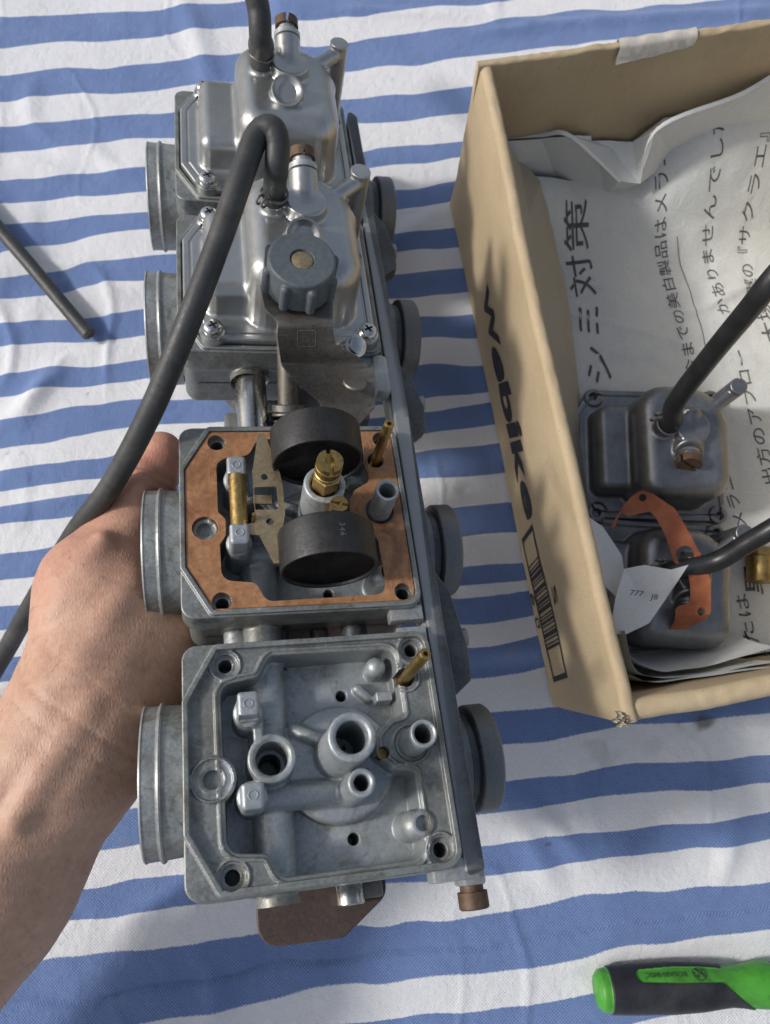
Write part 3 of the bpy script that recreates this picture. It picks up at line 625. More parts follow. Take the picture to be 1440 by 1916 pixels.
slotted('pilot_jet_head', (6.2, -9.6, 26.3), 2.75, 1.5, .42, B1, M['brass'], 1.3, .8)

# float bowls
fB = Field(rpoly([(-39.6, -16.6, 2), (-32, -31.4, 3), (32.4, -32.4, 5), (32.4, 32.4, 5), (-31.4, 32.8, 3), (-39.6, 18, 2)]))
fD = Field(rpoly([(-16.6, -26.6, 9), (24.8, -26.6, 11), (24.8, 26.6, 19), (-16.6, 26.6, 13)]))
def make_bowl(drain):
    """drain = +1: drain screw on the far side of the hub, -1: on the near side"""
    def f(x, y, z):
        d = ext(fB(x, y), z, 0.6, 4.6, .7)
        tp = np.clip(z, 0, 40)*.03
        dome = ext(fD(x, y), z, -10, 34.0, 8.0)+tp*.6-.3
        pad = sbox(x, y, z, (-20, 0, 6), (11.4, 20.6, 12.6), 4.5)+tp*.5-.2
        q = smin(dome, pad, 2.2)
        d = smin(d, np.maximum(q, 1-z), 2.2)
        for (a, b) in SCR: d = smin(d, cylz(x, y, z, a*.985, b*.985, 4.3, 1, 6.0, .6), 1.4)
        d = smax(d, -np.maximum(np.abs(fB(x, y)+3.0)-.35, 4.2-z), .2)
        hub = cylz(x, y, z, 5, 4.2, 7.6, 20, 38.6, 1.0)
        hub = smin(hub, cylz(x, y, z, -6.4, 4.4, 4.1, 20, 37.2, .8), 1.6)
        hub = smin(hub, cyla(x, y, z, (3.4, -7.2, 29.0) if drain > 0 else (4.7, 1.9, 27.0), (2.95, -11.6, 36.4) if drain > 0 else (3.6, -7.0, 35.5), 6.3, .9), 1.4)
        e = (4.9, 17.5, 39.5) if drain > 0 else (5, 13, 37)
        hub = smin(hub, cyla(x, y, z, (5, 5, 33.5), e, 5.2 if drain > 0 else 4.4, .7), 1.2)
        d = smin(d, hub, 1.8)
        a = np.array((3.4, -8.5, 34.8)); u = np.array((-.1, -.8, .6)); u = u/np.linalg.norm(u)
        d = smin(d, cylz(x, y, z, 27.6, 24, 3.9, 3, 36.5, .5), .6)                        # side post
        d = smin(d, cap(x, y, z, (16, 14, 30.5), (26.8, 23, 32.0), 2.9), 1.2)
        d = smin(d, cap(x, y, z, (18.5, 5, 27.5), (21, 7, 26.5), 3.6), 3)
        for (p, q2) in SCR: d = smax(d, -np.maximum(np.hypot(x-p, y-q2)-1.9, 2-z), .2) if drain < 0 else d
        return d
    return solid(f, (-42, -36, -.5), (36, 36, 44), .6)
v1, q1, n1 = make_bowl(1)
def pan_screw(parent, c, m):
    mb = MB().lathe([(4.3, 0), (4.3, .5), (3.4, .7), (3.4, 1.2), (3.6, 1.3), (3.55, 2.6), (3.1, 3.3), (2.2, 3.75)], c, (0, 0, 1), 28)
    for a in (0.5, 0.5+math.pi/2):                                               # no recess is cut; flat black bars below paint its shade
        pass
    o = mb.build('bowl_screw', m, parent, sharp=40)
    xr = MB()
    for a in (.5, .5+math.pi/2):
        R = Matrix.Rotation(a, 3, 'Z'); xr.box((c[0], c[1], c[2]+3.75), (1.75, .42, .06), R)
    xr.build('recess_shade', M['black'], parent); return o
bowl_objs = []
for k in (2, 3):
    o = mesh('float_bowl', v1, q1, M['bowl'], bodies[k], normals=n1) if k == 2 else dupe(bowl_objs[0], bodies[k])
    bowl_objs.append(o)
    for (a, b) in SCR: pan_screw(bodies[k], (a*.985, b*.985, 5.9), M['screw'])
    MB().lathe([(6.1, -5), (6.35, -.4), (6.35, .9), (6.0, 1.3), (5.5, 1.25), (5.2, .8), (3.6, -.5), (1.6, -1.5), (.55, -1.8), (.5, -3), (0, -3)], (2.93, -11.8, 36.75), (-.05, -.51, .86), 36).build('blind_plug', M['bowl'], bodies[k], sharp=50)
    ax = Vector((-.01, .92, .40)).normalized(); q = Vector((4.9, 16.8, 39.3))
    MB().lathe([(4.4, -2), (4.4, .6), (5.3, .7), (5.3, 2.6), (4.9, 2.8), (3.6, 2.9), (3.6, 5.2), (4.6, 5.4)], q, ax, 30).build('drain_plug', M['cast'], bodies[k])
    Q = ax.to_track_quat('Z', 'Y').to_matrix(); mb = MB()
    for s in (-1, 1):
        pts = [(max(.55, 4.7*math.cos(t))*s, 4.7*math.sin(t)) for t in np.linspace(-1.45, 1.45, 16)]; n = len(pts)
        V0 = [tuple(Q@Vector((a, b, 5.2))+q) for a, b in pts]+[tuple(Q@Vector((a, b, 8.6))+q) for a, b in pts]
        mb.add(V0, [tuple(range(n)), tuple(range(n, 2*n))]+[(i, (i+1) % n, n+(i+1) % n, n+i) for i in range(n)])
    mb.build('drain_screw', M['rust'], bodies[k])

# rail along the engine side with its fins
rail = rpoly([(36.6, -37, 1), (41.6, -36, 1), (42.2, 120, .5), (41.8, 292, 2), (38.6, 296, 2), (37.4, 288, 1), (37.2, 120, .5)])
rl = plate('mounting_rail', rail, [], 12, M['cast_dark'], bank, z=-9.5, bevel=.5)
plate('rail_edge', rpoly([(35.6, -35, .3), (36.4, -35, .3), (37.0, 120, .3), (37.2, 288, .3), (36.4, 288, .3), (36.0, 120, .3)]), [], 7, M['cast'], bank, z=-9.4, bevel=.2)
for y0, y1 in ((14, 62), (92+20, 152), (195, 238)):
    h = (y1-y0); P = [(41.4, y1, .5), (47.5, y1-11, 2), (50.4, y0+16, 2), (49.6, y0+6, 1.5), (41.4, y0, .5)]
    plate('rail_fin', rpoly(P), [], 5, M['cast_dark'], bank, z=-11, bevel=.5)
    MB().lathe([(3.3, 0), (3.3, 3.2), (2.8, 3.6)], (50, y0+22, -15), (1, 0, .2), 6).build('rail_nut', M['cast_dark'], bank)
MB().lathe([(3.6, 0), (3.6, 9), (3.2, 9.4), (3.2, 9.6)], (41.5, -36, -18), (0, -1, -.05), 28).lathe([(4.6, 6), (4.6, 10.4), (4.2, 10.8)], (41.5, -36, -18), (0, -1, -.05), 28).build('rail_screw', M['rust'], bank)
mbk = MB().box((33.5, -35.2, -8), (7, 3.0, 4.5), None, .8).box((40.6, -36, -16), (3.4, 4.2, 6), None, .8); mbk.build('rail_lug', M['cast'], bank)
for y in (38.4, 141.5, 220):
    MB().box((29.5, y+3.6, -3.4), (5.6, 2.6, 2.6), None, .6).box((30.5, y-3.6, -4.6), (5, 2.6, 3), None, .6).build('joint_lug', M['cast'], bank)
# curved arm at the far end of the rail
pts = spline([(40, 262, -14), (42, 275, -16), (43, 288, -22), (42.6, 298, -32)], 8); MB().tube(pts, [4.5]*len(pts), 16).build('rail_end', M['cast_dark'], bank)
# fuel and air pipes between the bodies
for (y0, y1, items) in ((30, 48, ((-25, -17, 4.4, 'cast'), (-12, -20, 4.4, 'cast_dark'), (3, -22, 3.2, 'plate'), (15, -20, 4.4, 'cast_dark'))), (216, 224, ((-15, -15, 6, 'steel'), (4, -15, 4, 'plate')))):
    for (x, z, r, mm) in items:
        MB().lathe([(r, 0), (r, 3), (r*1.25, 3.2), (r*1.25, 5), (r, 5.2), (r, y1-y0)], (x, y0, z), (0, 1, 0), 24).build('link_pipe', M[mm], bank)
y0, y1 = YS[1]+31, YS[2]-31
MB().lathe([(6.9, 0), (7.4, .6), (7.4, 4.6), (6.0, 5.2), (6.0, y1-y0-5.2), (7.4, y1-y0-4.6), (7.4, y1-y0)], (-15.6, y0, -14), (0, 1, 0), 36).build('fuel_pipe', M['steel'], bank)
MB().lathe([(4.6, 0), (4.6, 3), (3.4, 3.4), (3.4, 14)], (-22, y0+9, -17), (-1, 0, .1), 24).build('pipe_stub', M['cast_dark'], bank)
sh = MB().lathe([(6.4, 0), (6.4, 2.4), (4.2, 2.6), (4.0, 40), (0, 40)], (-1.8, 129, -12), (0, .78, .62), 30); sh.build('adjuster_shaft', M['plate'], bank)
P = [(-1.8+6.2*math.cos(t), 129-t*.42*.78-.2+6.2*math.sin(t)*-.62, -12-t*.42*.62+6.2*math.sin(t)*.78) for t in np.linspace(0, 28, 220)]
MB().tube(P, .75, 8).build('adjuster_spring', M['plate'], bank)
MB().box((14, 134, -22), (16, 9, 10), None, 2).box((-6, 124, -24), (20, 8, 8), None, 2).build('throttle_linkage', M['cast_dark'], bank)
MB().box((33.2, 137, -2), (3, 8.5, 4), None, 1.6).build('rail_hook', M['cast'], bank)

# idle knob and its bracket (frame of the third carburettor)
KX, KY, KZ = 0.2, -29.5, 45.0
ax = Vector((.02, -.05, 1)).normalized()
def knob_sdf(x, y, z):
    d = cylz(x, y, z, 0, 0, 11.3, 0, 13.5, .9)
    for i in range(8):
        a = i*math.pi/4+.25; cx, cy = 11.7*math.cos(a), 11.7*math.sin(a); d = smin(d, cap(x, y, z, (cx, cy, 1.6), (cx, cy, 10.2), 1.6), .7)
    d = smin(d, cylz(x, y, z, 0, 0, 7.4, -3.5, 1, .3), .5)
    return np.maximum(d, -cylz(x, y, z, 0, 0, 4.0, 12.6, 20, .1))
kv, kq, kn = solid(knob_sdf, (-14, -14, -5), (14, 14, 15), .4)
knob = mesh('idle_knob', kv, kq, M['knob'], bank, (KX, YS[2]+KY, KZ-13.5), normals=kn)
knob.rotation_euler = (math.radians(5), 0, 0)
MB().lathe([(3.6, 11), (3.6, 12.9), (3.3, 13.1), (0, 13.1)], n=32).build('knob_insert', M['brass_flat'], knob)
ring_ = MB().lathe([(6.6, -4.4), (7.6, -4.2), (7.6, -2.6), (6.6, -2.4)], n=32).build('knob_washer', M['black'], knob)
bout = rpoly([(486, 536, 6), (548, 505, 30), (612, 530, 10), (622, 575, 10), (621, 612, 12), (628, 650, 14), (668, 668, 10), (693, 692, 8), (700, 720, 4), (701, 762, 6), (668, 798, 6), (610, 800, 4), (598, 752, 10), (545, 706, 12), (526, 682, 10), (518, 628, 14), (521, 604, 12), (496, 580, 14)])
def bz(py): return np.interp(py, [500, 598, 612, 665, 680, 760, 800], [29.5, 29.0, 28.2, 17.0, 13.0, 1.0, -2.0])
def brk(x, y, z):
    q = bat(x, -y, bz(-y), 2); q[2] += z*1.0; q[1] += YS[2]; return q
plate('knob_bracket', np.c_[bout[:, 0], -bout[:, 1]], [circle(552, -520, 14, 18)], 1.3, M['plate'], bank, remap=lambda x, y, z: brk(x, y, z))
c = bat(662, 640, 12, 2); MB().lathe([(3.6, -16), (3.6, 0), (4.3, .3), (4.3, 1.2), (3.3, 1.6), (3.3, 3.2), (2.6, 3.6)], (c[0]+.6, c[1]+YS[2], 9.5), (.25, -.45, .85), 26).build('bracket_screw', M['steel'], bank)
c = bat(664, 716, 8.5, 2); MB().lathe([(4.4, 0), (4.4, .4), (4.0, .9)], (c[0], c[1]+YS[2], 8.2), (.0, .25, .95), 30).build('bracket_rivet', M['plate'], bank)
# choke lever under the near end
lo = rpoly([(-22.3, -36, 3), (-22.3, -48.5, 6), (3, -49.2, 3), (17.4, -39.6, 5), (17.4, -34, 1)])
plate('choke_lever', lo, [], 1.8, M['lever'], bank, z=-33, bevel=.4)
MB().lathe([(4.0, 0), (4.4, .6), (4.4, 6), (4, 6.4)], (5.5, -34.5, -27), (0, -1, 0), 26).build('choke_shaft', M['steel'], bank)
MB().box((9.5, -37.5, -30), (6.6, 2.4, 2.2), None, .8).build('choke_arm', M['plate'], bank)

# stamped square on the bracket, rings on the hinge posts, roller on the pipe
for (p0, p1) in (((556, 622), (556, 650)), ((590, 622), (590, 650)), ((557, 651), (589, 651)), ((557, 621), (589, 621))):
    P = [brk(p0[0]+(p1[0]-p0[0])*t, -(p0[1]+(p1[1]-p0[1])*t), .75) for t in np.linspace(0, 1, 6)]; MB().tube([p-RB.T@np.zeros(3) for p in P], .1, 6).build('stamped_line', M['plate'], bank)
for k in (0, 1):
    for py in (14.5, -10):
        MB().tube([(-23.3+1.25*math.cos(t), py+1.25*math.sin(t), 11.05) for t in np.linspace(0, 6.29, 24)], .2, 6).build('post_ring', M['cast'], bodies[k])

# ------------------------------------------------------------------ rubber hoses
def hose(name, pts, r, m, label, group=None, n=18, bead=None, hollow=False):
    P = spline(pts, 14); R = np.full(len(P), r)
    if bead: L = np.r_[0, np.cumsum(np.linalg.norm(np.diff(P, axis=0), axis=1))]; R = R+bead[0]*np.exp(-((L-bead[1])/bead[2])**2)
    P = P+.0; mb = MB().tube(P, R, n, caps=not hollow)
    if hollow:
        t = P[-1]-P[-2]; t /= np.linalg.norm(t); mb.lathe([(r, 0), (r*.94, .35), (r*.55, .35), (r*.5, -6), (0, -6)], P[-1], t, n)
    o = mb.build(name, m, sharp=50); return tag(o, label, 'hose', group)
G_H = 'black rubber hoses on the float bowls'
nip3 = (-6.4, 4.4); 
def n2w(k, z, dx=0, dy=0): return b2w((nip3[0]+dx, nip3[1]+dy, z), k)
hose('rubber_hose', [n2w(2, 35.5), n2w(2, 42), at(516, 320, 141), at(519, 268, 146), at(508, 240, 148), at(482, 252, 147), at(455, 320, 146), at(410, 450, 143), at(345, 620, 137), at(278, 778, 123), at(208, 908, 106), at(150, 984, 92), at(108, 1050, 70), at(78, 1100, 54), at(40, 1165, 38), at(0, 1236, 22), at(-60, 1330, 8), at(-160, 1420, 6)], 4.05, M['rubber_grey'], 'long dark grey hose looping from the third bowl down across the hand', G_H)
hose('rubber_hose', [n2w(3, 35.5), n2w(3, 42), at(487, 70, 118), at(484, 20, 124), at(470, -30, 128), at(440, -90, 120), at(380, -160, 90)], 4.3, M['rubber_grey'], 'black hose rising from the farthest bowl out of the top edge', G_H, bead=(.8, 12, 4))
hose('rubber_hose', [at(-150, 250, 5), at(-60, 355, 6), at(0, 430, 7.5), at(60, 500, 8), at(120, 572, 7.5), at(166, 626, 6.5)], 3.5, M['rubber_grey'], 'cut end of a grey hose lying on the cloth at the left edge', hollow=True)
def clip(parent, k, z, ear):
    c = np.array((nip3[0], nip3[1], z)); P = [c+np.array((4.75*math.cos(t), 4.75*math.sin(t), .5*math.sin(2*t))) for t in np.linspace(ear+.35, ear+6.0, 30)]
    mb = MB().tube(P, .5, 8)
    for s, t in ((-1, ear+.35), (1, ear+6.0)):
        e = c+np.array((4.75*math.cos(t), 4.75*math.sin(t), 0)); u = np.array((math.cos(ear), math.sin(ear), 0)); w = np.array((-math.sin(ear), math.cos(ear), 0))
        mb.tube([e+u*(1.7-1.7*math.cos(a))+np.array((0, 0, 1.7*math.sin(a)))+w*s*.4 for a in np.linspace(0, 6.0, 16)], .45, 8)
    return mb.build('hose_clip', M['plate'], parent)
clip(bodies[2], 2, 40.5, 3.9); clip(bodies[3], 3, 40.5, 1.0)

# ------------------------------------------------------------------ cardboard box
box = thing('cardboard_box', 'open kraft cardboard box lined with newspaper holding loose carburettor parts', 'cardboard box', (BO[0], BO[1], 0))
box.rotation_euler = (0, 0, math.atan2(EX[1], EX[0]))
def wall(name, a, b, h, th, inner, rnd, seed, bow=0.0, lean=0.0, wob=.4, m='card'):
    """a wall from a to b in the box frame, thickness towards inner"""
    a = np.array(a, float); b = np.array(b, float); L = np.linalg.norm(b-a); u = (b-a)/L; nrm = np.array(inner, float)
    prof = [(0, .3), (0, h*.25), (0, h*.5), (0, h*.75), (0, h-rnd)]+[(rnd-rnd*math.cos(t), h-rnd+rnd*math.sin(t)) for t in np.linspace(.3, math.pi/2, 5)]
    prof += [(th-rnd+rnd*math.sin(t), h-rnd+rnd*math.cos(t)) for t in np.linspace(0, math.pi/2-.3, 5)]+[(th, h-rnd), (th, h*.75), (th, h*.5), (th, h*.25), (th, .3)]
    n = len(prof); ns = 150; V = []; F = []
    for i in range(ns+1):
        s = L*i/ns
        for k, (d, z) in enumerate(prof):
            f = z/h; bowd = -bow*math.sin(math.pi*i/ns)*math.sin(math.pi*min(f, 1)*.8)+lean*f
            w = wob*float(fbm(np.array([s/28+seed]), np.array([z/30+seed*3]), 3)[0])*1.6; e = (wob*.8*float(fbm(np.array([s/5+seed]), np.array([d/3]), 3)[0])+.28*float(vnoise(np.array([s/2.1+seed]), np.array([d/6]))[0]))*(f > .9)
            p = a+u*s+nrm*(d+bowd+w); V.append((p[0], p[1], z+e*1.4+.6*math.sin(s/31+seed)*f))
    for i in range(ns):
        for k in range(n-1): F.append((i*n+k, i*n+k+1, (i+1)*n+k+1, (i+1)*n+k))
        F.append((i*n+n-1, i*n, (i+1)*n, (i+1)*n+n-1))
    F.append(tuple(range(n))[::-1]); F.append(tuple(ns*n+k for k in range(n)))
    return mesh(name, V, F, M[m], box, sharp=50)
wl = wall('side_wall', (0, BL), (0, 0), BH, 5.0, (1, 0), 2.3, 1, lean=3.5, bow=1.5)
wn = wall('end_wall', (5.6, 0), (BW, 0), BH-1, 7.5, (0, 1), 3.4, 5, wob=.5); wn['label'] = 'near end wall with a thick folded top edge'
wf = wall('end_wall', (2.5, BL), (BW, BL), BH+1, 3.2, (0, -1), 1.2, 9, wob=.7); wf['label'] = 'far end wall with a torn strip of tape'
wr = wall('side_wall', (BW, 0), (BW, BL), BH, 5.0, (-1, 0), 2.3, 13)
MB().box((BW/2, BL/2, 1.6), (BW/2-1, BL/2-1, .8)).build('bottom_panel', M['card'], box, smooth=False)
# torn near corner: ragged plies
for i in range(5):
    a0 = random.uniform(0, 6); c = np.array((2.6+random.uniform(-1.2, 3.4), 1.2+random.uniform(-2.2, 2.2)))
    P = [(c[0]+(1.0+t*.35+random.uniform(-.1, .1))*math.cos(a0+t), c[1]+(1.0+t*.35)*math.sin(a0+t)) for t in np.linspace(0, random.uniform(1.2, 2.4), 14)]
    V = [(x, y, 92) for x, y in P]+[(x+random.uniform(-.2, .2), y+random.uniform(-.2, .2), 97.8+random.uniform(-.6, 1.4)) for x, y in P]; n = len(P)
    o = mesh('torn_ply', V, [(j, j+1, n+j+1, n+j) for j in range(n-1)], M['card_torn'], box, sharp=0)
    sm = o.modifiers.new('thickness', 'SOLIDIFY'); sm.thickness = .0004
# tape on the far wall
TU = [box_uv(*at(px, py, 97)[:2])[0] for px, py in ((1152, 68), (1296, 44))]; V = []; F = []
for i in range(21):
    s = i/20; x = TU[0]+s*(TU[1]-TU[0])
    for (dy, z) in ((.6, 96.2), (.4, 98.2+.3*math.sin(i)), (-1.8, 98.7+.3*math.sin(i)), (-3.9, 97.6), (-4.1, 94-2*(1-s)*.6+random.uniform(-.4, .4)), (-4.3-1.2*(1-s), 90.5+3.0*s+random.uniform(-.4, .4))): V.append((x, BL+dy, z))
for i in range(20):
    for k in range(5): a = i*6+k; F.append((a, a+1, a+7, a+6))
mesh('tape', V, F, M['tape'], box, sharp=0).data.materials[0]
# print on the outer face of the left wall: u runs from the far corner to the near one, v is height
def wall_off(u, v):
    f = v/BH; i = (BL-u)/BL
    return 3.5*f+1.5*-math.sin(math.pi*u/BL)*math.sin(math.pi*min(max(f, 0), 1)*.8)
def on_wall(u, v):
    w = .4*float(fbm(np.array([u/28+1]), np.array([v/30+3]), 3)[0])*1.6
    return (wall_off(u, v)+w-.28, BL-u, v+.6*math.sin(u/31+1)*v/BH)
def wall_uv(px, py):
    d = CW@np.array([(px-720)/1384, -(py-958)/1384, -1.0]); n = np.array([EX[0], EX[1], 0]); off = 0.0
    for _ in range(12):
        p0 = np.array([BO[0]+off*EX[0], BO[1]+off*EX[1], 0]); q = CL+d*((p0-CL)@n)/(d@n); u, v = box_uv(q[0], q[1]); off += .5*(wall_off(BL-v, q[2])-.28-off)
    return BL-v, q[2]
def quad_map(A, B, C, D):
    """unit square to the wall, A B the baseline, D C the top line, given as pixels of the photograph"""
    A, B, C, D = [np.array(wall_uv(*p)) for p in (A, B, C, D)]
    return lambda s, t: on_wall(*(A*(1-s)*(1-t)+B*s*(1-t)+C*s*t+D*(1-s)*t))
def wall_text(s, q, shear=0.0, bold=0.0, name='lettering'):
    V, F = glyphs(s, 1.0, shear, bold); x0, x1 = V[:, 0].min(), V[:, 0].max(); y0, y1 = 0.0, V[:, 1].max(); f = quad_map(*q)
    return mesh(name, [f((x-x0)/(x1-x0), (y-y0)/(y1-y0)) for x, y in V], F, M['ink'], box, smooth=False)
# heavy extended letters drawn one by one so that they stand where they are printed
for ch, q in (('W', ((902, 548), (921, 652), (937, 645), (911, 528))), ('e', ((917, 648), (930, 716), (948, 712), (930, 648))), ('b', ((931, 718), (945, 792), (970, 788), (950, 712))), ('i', ((946, 792), (954, 822), (977, 816), (968, 786))), ('k', ((954, 828), (968, 905), (991, 897), (972, 822))), ('e', ((968, 902), (985, 975), (999, 966), (981, 896)))):
    wall_text(ch, q, 0.0, .035).name = 'lettering'
def strokes(name, L, parent=box):
    V = []; F = []
    for f, (s0, t0, s1, t1) in L:
        n = len(V); k = 8
        for i in range(k+1): V += [f(s0+(s1-s0)*i/k, t0), f(s0+(s1-s0)*i/k, t1)]
        F += [(n+2*i, n+2*i+2, n+2*i+3, n+2*i+1) for i in range(k)]
    return mesh(name, V, F, M['ink'], parent, smooth=False)
bf_ = quad_map((976, 1009), (1035, 1277), (1061, 1268), (995, 981))
L = [(bf_, (0, 0, 1, .07)), (bf_, (0, .94, 1, 1)), (bf_, (0, 0, .035, 1)), (bf_, (.965, 0, 1, 1))]
x = .21; pat = [1, 2, 1, 1, 2, 1, 3, 1, 1, 1, 1, 2, 3, 1, 1, 2, 1, 1, 2, 1, 1, 1, 3, 2, 1, 1, 1, 1, 2, 1, 1, 2, 1, 1, 3, 1, 1, 2, 1, 1, 2, 1, 1, 1, 1]
for i, w in enumerate(pat):
    if i % 2 == 0: L.append((bf_, (x, .0, x+w*.0098, 1)))
    x += w*.0098
    if x > .79: break
o = strokes('barcode_mark', L); o['kind'] = 'stuff'
wall_text('S', ((1030, 1100), (1036, 1133), (1043, 1128), (1036, 1093)), name='lettering')
wall_text('6', ((990, 1112), (997, 1135), (1002, 1130), (996, 1108)), name='lettering')
wall_text('0', ((999, 1158), (1006, 1178), (1011, 1174), (1005, 1153)), name='lettering')

# ------------------------------------------------------------------ newspaper in the box (box frame: u across, v along, z up)
def B2W(u, v, z): return np.array([BO[0]+u*EX[0]+v*EY[0], BO[1]+u*EX[1]+v*EY[1], z])
def uvz(px, py, z): q = at(px, py, z); u, v = box_uv(q[0], q[1]); return np.array([u, v, z])
def hsheet(u, v):
    z = 5.5+1.1*fbm(u/50, v/50+3, 3)+.45*fbm(u/14+5, v/11, 2)
    z = z+42*sstep(205, 262, v)*sstep(55, 130, u)+22*sstep(218, 256, v)*sstep(95, 30, u)
    z = z+2.6*np.abs(fbm(u/38+2, v/34+6, 2))+1.3*np.abs(fbm(u/17+8, v/19+1, 2))
    z = z+10*sstep(26, 6, u)+1.0*np.exp(-((v-.28*u-150+4*vnoise(u/20, v/20))/2.2)**2)+.9*np.exp(-((v+.5*u-215)/2.0)**2)
    z = z+18*sstep(16, 5, v)
    return z
def sheet(name, u0, u1, v0, v1, f, m, nu=150, nv=200, tz=.0002):
    U, Vv = np.meshgrid(np.linspace(u0, u1, nu), np.linspace(v0, v1, nv), indexing='ij'); Z = f(U, Vv)
    P = np.stack([BO[0]+U*EX[0]+Vv*EY[0], BO[1]+U*EX[1]+Vv*EY[1], Z], -1).reshape(-1, 3)
    i, j = np.meshgrid(np.arange(nu-1), np.arange(nv-1), indexing='ij'); k = (i*nv+j).ravel()
    return mesh(name, P, np.stack([k, k+nv, k+nv+1, k+1], 1), m, sharp=0)
news = sheet('newspaper', 7, BW-6, 9, BL-9, hsheet, M['news']); tag(news, 'printed newspaper sheet with big Japanese characters lining the box bottom', 'newspaper')
def news_text(s, p0, p1, size, bold=.002, fitlen=True):
    """print a line from pixel p0 to pixel p1 on the sheet"""
    a = at(*p0, 6)[:2]; b = at(*p1, 6)[:2]; L = np.linalg.norm(b-a); d = (b-a)/L; n = np.array([-d[1], d[0]])
    V, F = glyphs(s, 1.0, 0, bold); x0, x1 = V[:, 0].min(), V[:, 0].max(); sx = L/(x1-x0)
    out = []
    for x, y in V:
        q = a+d*(x-x0)*sx+n*y*size; u, v = box_uv(q[0], q[1]); out.append((q[0], q[1], float(hsheet(np.array(u), np.array(v)))+.22))
    return mesh('lettering', out, F, M['newsink'], news, smooth=False)
news_text('シミ対策', (1143, 715), (1085, 395), 14.5, .003)
news_text('今までの美白製品はメラニ', (1307, 700), (1206, 345), 7.0)
news_text('しかありませんでした', (1372, 614), (1284, 318), 7.0)
news_text('メラニンです。', (1396, 985), (1330, 770), 7.0)
news_text('出方のアプロー', (1452, 905), (1390, 655), 7.4)
news_text('薬の『サクラエ』は、', (1417, 548), (1360, 285), 7.4)
news_text('と「抑制」と', (1452, 430), (1425, 258), 9.0, .02)
news_text('大塚', (1455, 640), (1432, 560), 9.0)
news_text('里', (1424, 1112), (1418, 1055), 9.0, .02); news_text('または', (1425, 1250), (1395, 1110), 7.0)
a, b = at(1323, 668, 6), at(1258, 455, 6); P = []
for t in np.linspace(0, 1, 30):
    q = a+(b-a)*t; u, v = box_uv(q[0], q[1]); P.append((q[0]+1.2*math.sin(t*3.1), q[1], float(hsheet(np.array(u), np.array(v)))+.12))
MB().tube(P, .22, 4).build('ruled_line', M['newsink'], news)

# crumpled back edge of the newspaper
def facets(name, pts, tris, m, sub=3, noise_=.5, thick=.00025, smooth=False):
    b = bmesh.new(); vs_ = []
    for p in pts:
        q = at(*p); u, v = box_uv(q[0], q[1]); u = min(max(u, 10.5 if name == 'newspaper_fold' else 8.6), BW-7); v = min(v, BL-5.2); vs_.append(b.verts.new(B2W(u, v, q[2])))
    for t in tris: b.faces.new([vs_[i] for i in t])
    bmesh.ops.triangulate(b, faces=b.faces[:]); bmesh.ops.subdivide_edges(b, edges=b.edges[:], cuts=sub, use_grid_fill=True)
    b.verts.index_update()
    V = np.array([v.co[:] for v in b.verts]); F = [tuple(v.index for v in f.verts) for f in b.faces]; b.free()
    V[:, 2] += noise_*2.2*fbm(V[:, 0]/12, V[:, 1]/12+V[:, 2]/9, 3); V[:, 0] += noise_*1.4*fbm(V[:, 0]/10+9, V[:, 2]/8, 2)
    o = mesh(name, V, F, m, smooth=True, sharp=16); return o
pts = [(908, 236, 46), (985, 214, 50), (1098, 222, 47), (1106, 251, 43), (1182, 257, 38), (1238, 205, 52), (1300, 204, 52), (1445, 118, 62),      # 0-7 edge against the wall
       (916, 256, 52), (1010, 252, 50), (1068, 254, 56), (1160, 338, 34), (1197, 343, 30), (1228, 242, 58), (1380, 178, 66), (1450, 138, 70),       # 8-15 crest
       (930, 330, 26), (960, 300, 24), (1040, 330, 18), (1130, 366, 12), (1150, 362, 12), (1195, 346, 14), (1260, 300, 26), (1450, 228, 44),       # 16-23 foot
       (1120, 300, 40), (955, 232, 44), (1145, 280, 36)]
tri = [(0, 25, 8), (25, 1, 9), (8, 25, 9), (1, 2, 10), (1, 10, 9), (2, 3, 10), (3, 26, 10), (3, 4, 26), (10, 26, 24), (24, 26, 11), (4, 26, 12), (26, 11, 12), (4, 13, 12), (4, 5, 13), (5, 6, 13), (6, 14, 13), (6, 7, 14), (7, 15, 14),
       (8, 9, 17), (8, 17, 16), (9, 10, 18), (9, 18, 17), (10, 24, 18), (24, 11, 19), (24, 19, 18), (11, 12, 20), (11, 20, 19), (12, 21, 20), (12, 13, 22), (12, 22, 21), (13, 14, 22), (14, 15, 23), (14, 23, 22)]
o = facets('newspaper_fold', pts, tri, M['newsfold'], sub=4); tag(o, 'crumpled edge of newspaper folded up against the far box wall', 'newspaper')
for idx in ((12, 13, 14, 15), (8, 9, 10, 11), (10, 24, 11), (1, 2, 3)):  # pale strips paint the highlight along the fold crests
    P = spline([at(pts[i][0], pts[i][1], pts[i][2]+.4) for i in idx], 8); V = []; F = []
    for i, p in enumerate(P): V += [tuple(p+np.array((0, .9, .2))), tuple(p+np.array((.2*math.sin(i), -.5, .5))), tuple(p+np.array((0, -1.1, -.5)))]
    for i in range(len(P)-1): F += [(3*i, 3*i+1, 3*i+4, 3*i+3), (3*i+1, 3*i+2, 3*i+5, 3*i+4)]
    mesh('fold_highlight', V, F, M['white_paper'], o, sharp=0)
